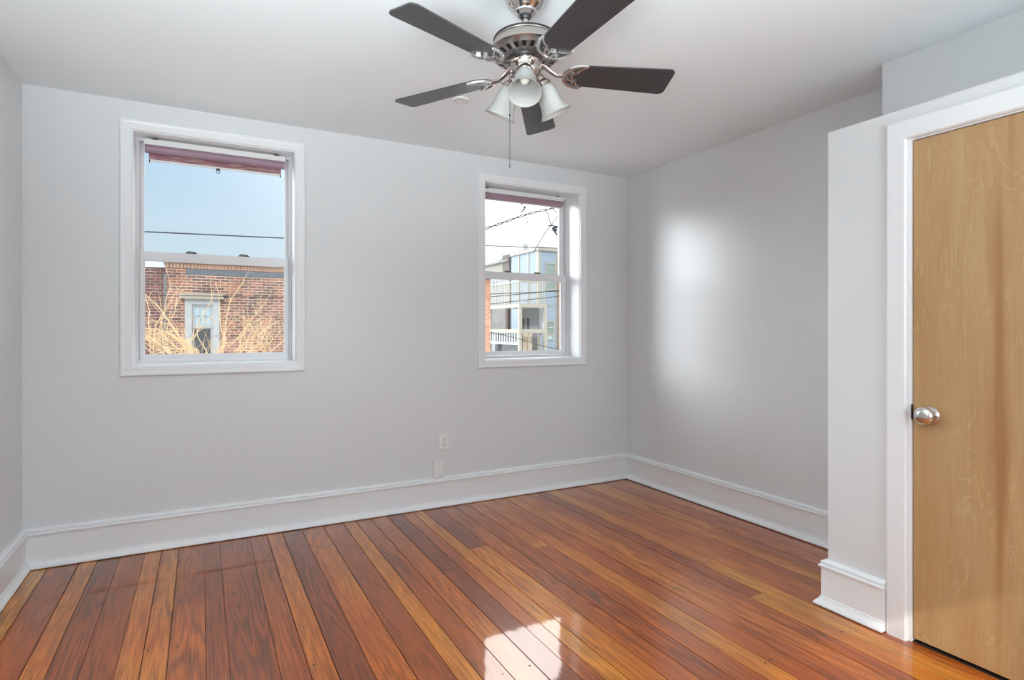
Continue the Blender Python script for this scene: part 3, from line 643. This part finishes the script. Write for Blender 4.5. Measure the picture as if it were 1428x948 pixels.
# three lamps: socket and frosted bell shade; one points at the camera
toward = math.atan2(-FY, -FX)
sh_prof = [(0.0260, 0.0), (0.0300, -0.008), (0.0355, -0.020), (0.0395, -0.036), (0.0415, -0.052), (0.0435, -0.068), (0.0465, -0.084), (0.0510, -0.098), (0.0570, -0.110), (0.0620, -0.118)]
for k, dz in enumerate((0, 120, -120)):
    az = toward - math.radians(3.5) + math.radians(dz)
    tl = math.radians(28)
    # local frame: origin at the neck, -Z along the shade axis
    neck = Matrix.Rotation(az, 4, 'Z') @ Matrix.Translation((0.071, 0, -0.036)) @ Matrix.Rotation(-tl, 4, 'Y')
    bm = bmesh.new(); lathe(bm, sh_prof + [(r - 0.0025, z) for r, z in reversed(sh_prof)], 48, close=True)
    hang('lamp_shade', bm, M['frosted'], mat=neck, smooth=True)
    bm = bmesh.new(); lathe(bm, [(0, 0.036), (0.014, 0.036), (0.018, 0.028), (0.017, 0.020), (0.022, 0.014), (0.030, 0.008), (0.0315, 0.0), (0.0315, -0.008), (0.029, -0.010), (0.024, -0.008), (0, -0.006)], 36)
    so = hang('lamp_socket', bm, M['bronze_nickel'], mat=neck, smooth=True)
    bm = bmesh.new(); lathe(bm, [(0, -0.006), (0.011, -0.008), (0.011, -0.018), (0.015, -0.030), (0.018, -0.042), (0.015, -0.054), (0.008, -0.060), (0, -0.061)], 28)
    hang('light_bulb', bm, noisy('bulb_glass', (0.82, 0.80, 0.74), 0.2), mat=neck, smooth=True)
    for q in range(3):
        a = 2 * PI * q / 3 + 0.6; ca, sa = math.cos(a), math.sin(a)
        bm = bmesh.new(); tube(bm, [(0.029 * ca, 0.029 * sa, -0.002), (0.041 * ca, 0.041 * sa, -0.002)], 0.0014, 6)
        tube(bm, [(0.041 * ca - 0.004 * sa, 0.041 * sa + 0.004 * ca, -0.002), (0.041 * ca + 0.004 * sa, 0.041 * sa - 0.004 * ca, -0.002)], 0.0018, 6)
        to_obj('thumb_screw', bm, M['dark_metal'], so)
    bm = bmesh.new(); ca, sa = math.cos(az), math.sin(az)
    tube(bm, [(0.030 * ca, 0.030 * sa, -0.030), (0.044 * ca, 0.044 * sa, -0.018), (0.058 * ca, 0.058 * sa, -0.012)], [0.011, 0.010, 0.010], 12)
    hang('lamp_arm', bm, M['bronze_nickel'], smooth=True)
# pull chain, hanging plumb from the switch housing on the camera's left
left = Vector((-math.cos(YAW), math.sin(YAW)))
px_, py_ = FX + left.x * 0.0625 - fan.location.x, FY + left.y * 0.0625 - fan.location.y
bm = bmesh.new(); tube(bm, [(px_, py_, zl(2.262)), (px_, py_, zl(1.905))], 0.0011, 6)
pc = fpart('pull_chain', bm, M['dark_metal'])
bm = bmesh.new(); lathe(bm, [(0, 0.006), (0.0022, 0.004), (0.003, 0), (0.0022, -0.005), (0, -0.007)], 12); bmesh.ops.transform(bm, matrix=Matrix.Translation((px_, py_, zl(2.095))), verts=bm.verts); to_obj('chain_connector', bm, M['dark_metal'], pc)
bm = bmesh.new(); lathe(bm, [(0, 0.004), (0.0018, 0.002), (0.0018, -0.006), (0, -0.008)], 12); bmesh.ops.transform(bm, matrix=Matrix.Translation((px_, py_, zl(1.903))), verts=bm.verts); to_obj('chain_end', bm, M['dark_metal'], pc)
bm = bmesh.new(); tube(bm, [(px_ * 0.86, py_ * 0.86, zl(2.262)), (px_, py_, zl(2.262))], 0.003, 8); to_obj('chain_outlet', bm, M['nickel'], fan)

# ------------------------------------------------------------------ outside
CA, SA = math.cos(YAW), math.sin(YAW)
def at(px, py, axis, v):
    """the point seen at a pixel of the photograph on the plane x=v (axis 0) or y=v (axis 1)"""
    a, b = px - 714, 460 - py
    r = Vector((SA * FPX + CA * a, CA * FPX - SA * a, b)); t = (v - EYE[axis]) / r[axis]; return EYE + r * t
GZ = -3.3
struct('ground', boxes((-60, 120, YB + 1.0, 140, GZ - 0.3, GZ)), M['earth'], 'bare yard ground below the windows', 'ground')

# brick building across the yard
BYD = 17.0
def bx(px): return at(px, 460, 1, BYD).x
def bz(py, px=300): return at(px, py, 1, BYD).z
x_joint = bx(230.5); x_right = bx(683.5); x_org = bx(560)
ztop = bz(367, 260)
bb = empty('brick_building', (0, BYD, GZ), 'long brown brick building with stone coping across the yard', 'building')
def bpart(n, bm, m, par=bb, **kw):
    bmesh.ops.transform(bm, matrix=Matrix.Translation((0, -BYD, -GZ)), verts=bm.verts); return to_obj(n, bm, m, par, **kw)
wx0, wx1 = bx(259), bx(305); wz1 = bz(417, 282); wz0 = wz1 - 1.75
zlow = bz(372, 215)
bpart('brick_wall', wall_with_openings(x_joint, x_org, BYD, BYD + 6, GZ, ztop, [(wx0 + 0.05, wx1 - 0.05, wz0, wz1 - 0.05)]), M['brick'])
bpart('coping', boxes((x_joint - 0.05, x_org, BYD - 0.06, BYD + 0.4, ztop, ztop + 0.06)), M['coping'])
bpart('dark_brick_course', boxes((x_joint + 0.45, x_org, BYD - 0.012, BYD, ztop - 0.29, ztop - 0.14)), M['slate_band'])
bm = bmesh.new(); x = x_joint + 0.02
while x < x_org - 0.1: box(bm, x, x + 0.058, BYD - 0.02, BYD, ztop - 0.13, ztop - 0.01); x += 0.078
bpart('soldier_course', bm, noisy('tan_brick', (0.42, 0.27, 0.2), 0.8, 0, (30, 30, 2), 0.35))
bpart('joint_strip', boxes((x_joint - 0.04, x_joint + 0.03, BYD - 0.03, BYD, GZ, ztop - 0.3)), noisy('joint_grey', (0.20, 0.19, 0.18), 0.6))  # grey strip marking the vertical joint between wing and main wall
bpart('left_wing', boxes((-14, x_joint, BYD + 0.15, BYD + 6, GZ, zlow)), M['brick_dark'])
bpart('wing_flashing', boxes((-14, x_joint, BYD + 0.10, BYD + 6.05, zlow, zlow + 0.17)), M['flashing'])
bpart('right_wing', boxes((x_org, x_right, BYD - 0.02, BYD + 6, GZ, ztop - 0.05)), M['brick_orange'])
bpart('right_coping', boxes((x_org, x_right + 0.05, BYD - 0.08, BYD + 6, ztop - 0.05, ztop + 0.02)), M['coping'])
# its sash window with flat hood
w = bpart('window', frame_bm(wx0 - 0.02, wx1 + 0.02, wz0, wz1, BYD - 0.03, BYD + 0.12, 0.16, 0.16, 0.12, 0.14), M['white_wood'])
zm = bz(457, 282)
bpart('upper_sash', frame_bm(wx0 + 0.14, wx1 - 0.14, zm, wz1 - 0.14, BYD + 0.02, BYD + 0.07, 0.05, 0.05, 0.05, 0.05), M['white_wood'], w)
gx0, gx1, gz1 = wx0 + 0.19, wx1 - 0.19, wz1 - 0.19
bm = boxes((gx0, gx1, BYD + 0.05, BYD + 0.06, zm + 0.05, gz1)); bpart('upper_pane', bm, M['curtain'], w)
bm = bmesh.new()
for f in (1 / 3, 2 / 3): xx = gx0 + (gx1 - gx0) * f; box(bm, xx - 0.010, xx + 0.010, BYD + 0.03, BYD + 0.055, zm + 0.05, gz1)
box(bm, gx0, gx1, BYD + 0.03, BYD + 0.054, (zm + 0.05 + gz1) / 2 - 0.010, (zm + 0.05 + gz1) / 2 + 0.010); bpart('muntins', bm, M['white_wood'], w)
bpart('lower_sash', frame_bm(wx0 + 0.14, wx1 - 0.14, wz0 + 0.12, zm, BYD + 0.05, BYD + 0.09, 0.05, 0.05, 0.05, 0.03), M['white_wood'], w)
bpart('lower_pane', boxes((gx0, gx1, BYD + 0.07, BYD + 0.08, wz0 + 0.17, zm - 0.03)), M['dark_glass'], w)
h0, h1 = bx(250), bx(313)
bm = bmesh.new(); prism(bm, [(h0, 0), (h1, 0), (h1 - 0.05, 0.10), (h1 + 0.03, 0.14), (h0, 0.14)], 0, 0.14)
bmesh.ops.transform(bm, matrix=Matrix.Translation((0, BYD, wz1 + 0.0)) @ Matrix.Rotation(PI / 2, 4, 'X'), verts=bm.verts)
bpart('window_hood', bm, noisy('weathered_wood_hood', (0.42, 0.37, 0.30), 0.8), bb)

# ------------------------------------------------------------------ bare shrubs
def smooth_path(P, n=5):
    P = [Vector(p) for p in P]; out = []
    for i in range(len(P) - 1):
        p0 = P[max(i - 1, 0)]; p1 = P[i]; p2 = P[i + 1]; p3 = P[min(i + 2, len(P) - 1)]
        for k in range(n):
            t = k / n
            out.append(0.5 * ((2 * p1) + (p2 - p0) * t + (2 * p0 - 5 * p1 + 4 * p2 - p3) * t * t + (3 * p1 - p0 - 3 * p2 + p3) * t ** 3))
    out.append(P[-1]); return out
def shrub(label, root, ybase, canes, seed, twigs):
    rd = random.Random(seed); e = empty('bare_shrub', root, label, 'shrub'); R0 = Vector(root)
    bm = bmesh.new(); bt = bmesh.new()
    for cn in canes:
        yy = ybase + rd.uniform(-0.9, 0.9)
        pts = [at(px, py, 1, yy + 0.1 * i) for i, (px, py) in enumerate(cn)]
        start = Vector((R0.x + rd.uniform(-0.15, 0.15), R0.y + rd.uniform(-0.15, 0.15), GZ))
        mid = start.lerp(pts[0], 0.55) + Vector((rd.uniform(-0.2, 0.2), 0, -0.2))
        full = smooth_path([start, mid] + pts, 6); n = len(full)
        full = [p + noise.noise_vector(p * 1.3 + Vector((seed, 0, 0))) * 0.05 for p in full]
        r0 = rd.uniform(0.009, 0.015)
        tube(bm, [p - R0 for p in full], [r0 * (1 - 0.72 * i / n) for i in range(n)], 5)
        for _ in range(twigs):
            i = rd.randrange(n // 3, n - 1); p = full[i]; dirn = (full[i + 1] - p).normalized() + Vector((rd.uniform(-1.1, 1.1), rd.uniform(-0.4, 0.4), rd.uniform(-0.2, 1.0)))
            dirn.normalize(); L = rd.uniform(0.15, 0.55); q = [p]; 
            for s in range(5): dirn = (dirn + Vector((rd.uniform(-0.25, 0.25), rd.uniform(-0.2, 0.2), rd.uniform(-0.15, 0.25)))).normalized(); q.append(q[-1] + dirn * L / 5)
            tube(bt, [v - R0 for v in q], [0.0045 - 0.0006 * s for s in range(6)], 4)
    to_obj('canes', bm, M['branch'], e); to_obj('twigs', bt, M['branch'], e); return e
rd = random.Random(5)
left_c = [[(272, 510), (245, 465), (225, 432), (203, 408), (196, 398)], [(226, 470), (228, 440), (231, 415), (238, 400)], [(215, 480), (226, 440), (240, 415), (247, 402)], [(232, 470), (242, 440), (244, 425)], [(206, 470), (208, 440), (203, 415)], [(250, 500), (270, 470), (285, 450), (300, 440)], [(262, 500), (252, 475), (240, 455), (215, 447), (196, 452)]]
for i in range(17):
    s = rd.uniform(225, 290); left_c.append([(s, 512), (s - rd.uniform(12, 25), 492 - rd.uniform(0, 10)), (s - rd.uniform(35, 50), 475 - rd.uniform(0, 14)), (s - rd.uniform(60, 85), 458 + rd.uniform(-4, 16))])
right_c = [[(300, 508), (322, 478), (345, 450), (366, 425), (380, 402)], [(304, 508), (330, 474), (352, 440), (364, 424)], [(296, 508), (335, 472), (350, 452)], [(300, 508), (305, 480), (318, 455), (332, 436)], [(305, 508), (312, 482), (306, 450), (304, 410), (300, 395)], [(325, 508), (352, 486), (375, 478), (394, 455)], [(340, 508), (360, 480), (370, 460)], [(290, 508), (285, 485), (276, 465), (280, 440), (296, 418)], [(310, 508), (315, 460), (322, 420), (330, 408), (342, 392)]]
for i in range(20):
    s = rd.uniform(285, 400); u = rd.uniform(0, 1); right_c.append([(s, 512), (s + rd.uniform(-6, 14), 496), (s + rd.uniform(-12, 26), 480 - 14 * u), (s + rd.uniform(-16, 38), 468 - 30 * u)])
shrub('golden bare shrub with arching canes at the lower left of the left window', (at(262, 500, 1, 9.4).x, 9.4, GZ), 9.4, left_c, 3, 5)
shrub('golden bare shrub with upright canes in front of the brick building window', (at(315, 500, 1, 10.2).x, 10.2, GZ), 10.2, right_c, 8, 4)

# ------------------------------------------------------------------ overhead wires
def wire(label, pts, rad=0.012, sag=0.0, name='overhead_wire', group=None):
    bm = bmesh.new(); P = smooth_path(pts, 6) if len(pts) > 2 else [Vector(pts[0]).lerp(Vector(pts[1]), i / 12) - Vector((0, 0, sag * math.sin(PI * i / 12))) for i in range(13)]
    tube(bm, P, rad, 6); return tag(to_obj(name, bm, M['wire']), label, 'wire', group)
def ext(p, q, k0, k1): p, q = Vector(p), Vector(q); return (p + (p - q) * k0, q + (q - p) * k1)
a, b = ext(at(202, 323, 1, 12.5), at(396, 332, 1, 12.5), 1.5, 0.9)
wire('single black overhead wire crossing the blue sky in the left window', [a, b], 0.012)
a, b = ext(at(202, 411, 1, 15.5), at(396, 415, 1, 15.5), 1.5, 0.7)
wire('thin black wire crossing the brown brick wall', [a, b], 0.011)
P = [at(640, 332, 1, 13), at(676, 319, 1, 13), at(700, 311, 1, 13), at(722, 303, 1, 13), at(745, 296, 1, 13), at(764, 292, 1, 13), at(800, 280, 1, 13)]
Q = smooth_path(P, 8); bm = bmesh.new(); bm2 = bmesh.new()
for b_, ph in ((bm, 0), (bm, PI)): tube(b_, [p + Vector((0, math.cos(i * 0.55 + ph) * 0.018, math.sin(i * 0.55 + ph) * 0.022)) for i, p in enumerate(Q)], 0.012, 6)
tag(to_obj('twisted_cable', bm, M['wire']), 'thick twisted black service cable rising to the right, right window', 'cable')
a, b = ext(at(677, 342.5, 1, 20), at(779, 346, 1, 20), 0.8, 0.4)
wire('level black wire just above the blue house roof', [a, b], 0.016)
for i, (l, y0, y1) in enumerate((('grey wire highest of the bundle crossing the grey clapboards', 410, 406), ('grey wire second from the top of the bundle before the porches', 414, 405), ('lowest long wire of the bundle, ending right at the blue wall', 424, 413))):
    yw_ = 24 + 0.7 * i; a, b = ext(at(683, y0, 1, yw_), at(780, y1, 1, yw_), 0.25, 0.4); wire(l, [a, b], 0.018)
wire('black wire sloping down over the porch railing', [at(684, 463, 1, 22), at(722, 472, 1, 22), at(760, 483, 1, 22), at(800, 490, 1, 22)], 0.014)
wire('black wire slanting up from the blue roof corner', [at(745, 350, 1, 26), at(762, 322, 1, 26), at(776, 304, 1, 26), at(779, 299, 1, 26), at(773, 293, 1, 26), at(765, 284, 1, 26)], 0.02)
wire('short loose wire drooping from the twisted cable', [at(761, 292, 1, 13), at(765, 301, 1, 13), at(768, 313, 1, 13)], 0.010)
def clamp(label, lines, y):
    bm = bmesh.new()
    for ln, r in lines: tube(bm, [at(px, py, 1, y) for px, py in ln], r, 6)
    return tag(to_obj('cable_clamp', bm, M['wire']), label, 'cable clamp')
clamp('small hooked cable clamp above the twisted cable', [([(727, 296), (731, 291), (732, 287)], 0.016), ([(731, 290), (733, 298), (736, 312)], 0.007), ([(729, 289), (734, 290)], 0.010)], 12.9)
clamp('black lumpy cable clamp beside the right stile of the right window', [([(765, 315), (772, 314)], 0.02), ([(771, 319), (774, 316), (777, 317)], 0.04), ([(771, 320), (776, 321)], 0.04), ([(773, 322), (777, 328)], 0.022), ([(775, 317), (779, 318)], 0.014)], 13.3)

# ------------------------------------------------------------------ houses seen through the right window
XH = 23.05
YC = at(751, 460, 0, XH).y                       # blue house front corner
def hy(px): return at(px, 460, 0, XH).y
def hz(px, py): return at(px, py, 0, XH).z
zb = hz(751, 349)
blue = empty('blue_house', (XH, YC, GZ), 'pale blue clapboard house with cream corner boards', 'house')
def hp(root):
    K = Matrix.Translation([-c for c in root.location])
    def f(n, bm, m, par=root, **kw):
        bmesh.ops.transform(bm, matrix=K, verts=bm.verts); return to_obj(n, bm, m, par, **kw)
    return f
bp_ = hp(blue)
yl_ = hy(711) - 0.25; xr_ = at(779, 460, 1, YC).x
bp_('wall', boxes((XH, xr_, YC, yl_, GZ, zb)), M['blue_siding'])
bm = boxes((XH - 0.15, xr_ + 0.1, YC - 0.2, yl_, zb, zb + 0.22)); bp_('cornice', bm, M['cream_wood'])
bp_('roof', boxes((XH - 0.05, xr_, YC, yl_, zb + 0.22, zb + 0.30)), M['roof'])
for px in (724, 737): yy = hy(px); bp_('batten', boxes((XH - 0.05, XH, yy - 0.12, yy + 0.12, GZ, zb)), M['cream_wood'])
bp_('corner_board', boxes((XH - 0.05, XH + 0.16, YC - 0.05, YC + 0.35, GZ, zb)), M['cream_wood'])
xe = at(775.5, 460, 1, YC).x; bp_('corner_board', boxes((xe, xr_, YC - 0.05, YC, GZ, zb)), M['cream_wood'])
bp_('drainpipe', boxes((xr_ - 0.14, xr_ + 0.02, YC - 0.16, YC - 0.05, GZ, zb - 0.4)), noisy('brown_pipe', (0.32, 0.24, 0.19), 0.6))
def front_window(l, r, t, b, glass, rail=True):
    x0, x1 = at(l, 460, 1, YC).x, at(r, 460, 1, YC).x; z1, z0 = at(l, t, 1, YC).z, at(l, b, 1, YC).z
    f = bp_('window', frame_bm(x0, x1, z0, z1, YC - 0.08, YC + 0.02, 0.09, 0.09, 0.09, 0.09), M['cream_wood'])
    bp_('pane', boxes((x0 + 0.09, x1 - 0.09, YC - 0.02, YC, z0 + 0.09, z1 - 0.09)), glass, f)
    zc = (z0 + z1) / 2
    if rail: bp_('sash_rail', boxes((x0 + 0.09, x1 - 0.09, YC - 0.06, YC - 0.02, zc - 0.04, zc + 0.04)), M['white_wood'], f)
front_window(761, 774.5, 366, 404, M['green_glass'])
front_window(761.5, 772.5, 447, 466, M['green_glass'])
front_window(761.5, 772, 466.5, 474, M['curtain'], False)
# small chimney vent on the roof
yy = hy(725); bp_('roof_vent', boxes((XH + 0.3, XH + 0.75, yy, yy + 0.6, zb + 0.28, zb + 0.95)), noisy('vent_metal', (0.5, 0.5, 0.5), 0.5))

yl_ += 0.2
tanh = empty('tan_house', (XH, yl_, GZ), 'tan clapboard house with grey roof beyond the blue house', 'house')
tp_ = hp(tanh); ze = hz(709, 362.5) ; y2 = hy(640)
tp_('wall', boxes((XH, XH + 6, yl_ + 0.02, y2, GZ, ze)), M['tan_siding'])
bm = bmesh.new(); v = [bm.verts.new(p) for p in ((XH - 0.3, yl_ + 0.02, ze), (XH - 0.3, y2, ze), (XH + 3.5, y2, ze + 0.55), (XH + 3.5, yl_ + 0.02, ze + 0.55), (XH - 0.3, yl_ + 0.02, ze - 0.14), (XH - 0.3, y2, ze - 0.14), (XH + 3.5, y2, ze - 0.14), (XH + 3.5, yl_ + 0.02, ze - 0.14))]
for f in ((0, 1, 2, 3), (4, 7, 6, 5), (0, 4, 5, 1), (1, 5, 6, 2), (2, 6, 7, 3), (3, 7, 4, 0)): bm.faces.new([v[i] for i in f])
tp_('roof', bm, M['roof'])
tp_('lower_cladding', boxes((XH - 0.06, XH, yl_ + 0.02, y2, GZ, hz(700, 386))), M['grey_siding'])
tp_('dark_glazing', boxes((XH - 0.12, XH - 0.06, yl_ + 0.5, hy(685), hz(700, 468), hz(700, 428))), noisy('brown_reflecting_glass', (0.13, 0.115, 0.10), 0.3, 0, (1.5, 1.5, 1.5), 0.6))
tp_('dark_post', boxes((XH - 0.2, XH - 0.02, yl_ + 0.02, yl_ + 0.5, GZ, hz(709, 428))), noisy('dark_brown_post', (0.09, 0.06, 0.05), 0.7))
yy = hy(698); tp_('roof_dome', tube(bmesh.new(), [(XH + 0.6, yy - 1.2, ze + 0.10), (XH + 0.6, yy, ze + 0.22), (XH + 0.6, yy + 1.4, ze + 0.10)], [0.25, 0.42, 0.25], 12), M['roof'])
tp_('party_chimney', boxes((XH - 0.12, XH + 0.14, yl_, yl_ + 1.2, hz(709, 382), hz(709, 355))), noisy('dark_brick_chimney', (0.16, 0.14, 0.13), 0.8))
for l, r in ((688, 691), (692.5, 695)):
    ya, yb_ = hy(r), hy(l); z1, z0 = hz(690, 393), hz(690, 401)
    f = tp_('window', boxes((XH - 0.05, XH, ya, yb_, z0 - 0.1, z1 + 0.1)), M['white_wood']); tp_('pane', boxes((XH - 0.07, XH - 0.05, ya + 0.15, yb_ - 0.15, z0, z1)), M['dark_glass'], f)

# two-storey timber porch in front of the blue house
PX_, PY_ = at(725, 460, 1, 36.0).x, 36.0
porch = empty('timber_porch', (PX_, PY_, GZ), 'cream two-storey timber porch with white balusters before the blue house', 'porch')
pp = hp(porch)
xe2 = at(760, 460, 1, PY_).x; ye2 = at(683, 460, 0, PX_).y
def py(px, yv): return at(px, yv, 1, PY_).z
zb1, zb0 = py(725, 423.5), py(725, 428.5)           # porch roof beam
zr1, zr0 = py(725, 459), py(725, 464)           # deck rim / rail
pp('roof_beam', boxes((PX_ - 0.12, xe2 + 0.1, PY_ - 0.12, PY_ + 0.12, zb0, zb1), (PX_ - 0.12, PX_ + 0.12, PY_ + 0.12, ye2, zb0, zb1)), M['cream_wood'])
pp('upper_deck', boxes((PX_ - 0.1, XH - 0.06, PY_ + 0.12, ye2, zb1 - 0.16, zb1)), M['grey_siding'])
pp('deck_rim', boxes((PX_ - 0.12, xe2 + 0.1, PY_ - 0.14, PY_ + 0.10, zr0, zr1), (PX_ - 0.12, PX_ + 0.12, PY_ + 0.10, ye2, zr0, zr1)), M['cream_wood'])
pp('floor_beam', boxes((PX_ - 0.12, PX_ + 0.12, PY_ + 0.15, ye2, py(725, 481), py(725, 477.5))), M['white_wood'])
for (x, y, zt) in ((PX_, PY_, zb0), (xe2, PY_, zb0), (PX_, ye2, zb0)): pp('post', boxes((x - 0.11, x + 0.11, y - 0.11, y + 0.11, GZ, zt)), M['cream_wood'])
xm = at(738, 460, 1, PY_).x; pp('post', boxes((xm - 0.05, xm + 0.05, PY_ - 0.05, PY_ + 0.05, GZ, zr0)), M['cream_wood'])
ny = 12
for i in range(ny):
    y = PY_ + 0.35 + (ye2 - PY_ - 0.5) * i / (ny - 1)
    pp('baluster', boxes((PX_ - 0.02, PX_ + 0.02, y - 0.20 * (ye2 - PY_) / 11, y + 0.20 * (ye2 - PY_) / 11, py(725, 478), zr0)), M['white_wood'])
bm = boxes((PX_ + 0.45, PX_ + 0.5, PY_ + 0.5, ye2, GZ, zr0 - 0.05)); pp('dark_backing', bm, M['dark_glass'])  # dark sheet behind the balusters, so their gaps come out dark
# upper balcony railing
zu1, zu0 = py(725, 391), py(725, 393)
pp('upper_rail', boxes((PX_ - 0.05, PX_ + 0.05, PY_, ye2, zu0, zu1), (PX_ + 0.05, xe2, PY_ - 0.05, PY_ + 0.05, zu0, zu1)), M['cream_wood'])
for i in range(14):
    y = PY_ + 0.2 + (ye2 - PY_ - 0.3) * i / 13; pp('upper_baluster', boxes((PX_ - 0.02, PX_ + 0.02, y - 0.05, y + 0.05, zb1, zu0)), M['cream_wood'])
for i in range(12):
    x = PX_ + 0.12 + (xe2 - PX_ - 0.15) * i / 11; pp('upper_baluster', boxes((x - 0.025, x + 0.025, PY_ - 0.03, PY_ + 0.03, zb1, zu0)), M['cream_wood'])
# back wall of the porch with its doors
yw = PY_ + 1.9
xw0, xw1 = at(726, 460, 1, yw).x, at(751, 460, 1, yw).x
pp('porch_wall', boxes((xw0, xw1, yw, yw + 0.1, zr1, zb0)), M['grey_siding'])
pp('cream_panel', boxes((xw1, XH + 0.02, yw - 0.05, yw + 0.1, zr1, zb0)), M['white_wood'])
for l, r in ((727, 732), (733, 739)):
    x0, x1 = at(l, 460, 1, yw).x, at(r, 460, 1, yw).x; z1 = at(730, 441, 1, yw).z
    f = pp('porch_door', boxes((x0, x1, yw - 0.06, yw, zr1 - 0.3, z1)), M['cream_wood']); pp('door_pane', boxes((x0 + 0.07, x1 - 0.07, yw - 0.08, yw - 0.06, zr1, z1 - 0.12)), M['dark_glass'], f)
pp('lower_wall', boxes((at(742, 460, 1, yw - 1).x, xe2 - 0.1, yw - 1, yw - 0.9, GZ, zr0)), M['brick_grey'])
pp('tan_panel', boxes((at(728, 460, 1, yw - 1).x, at(742, 460, 1, yw - 1).x, yw - 1, yw - 0.9, GZ, zr0)), M['coping'])
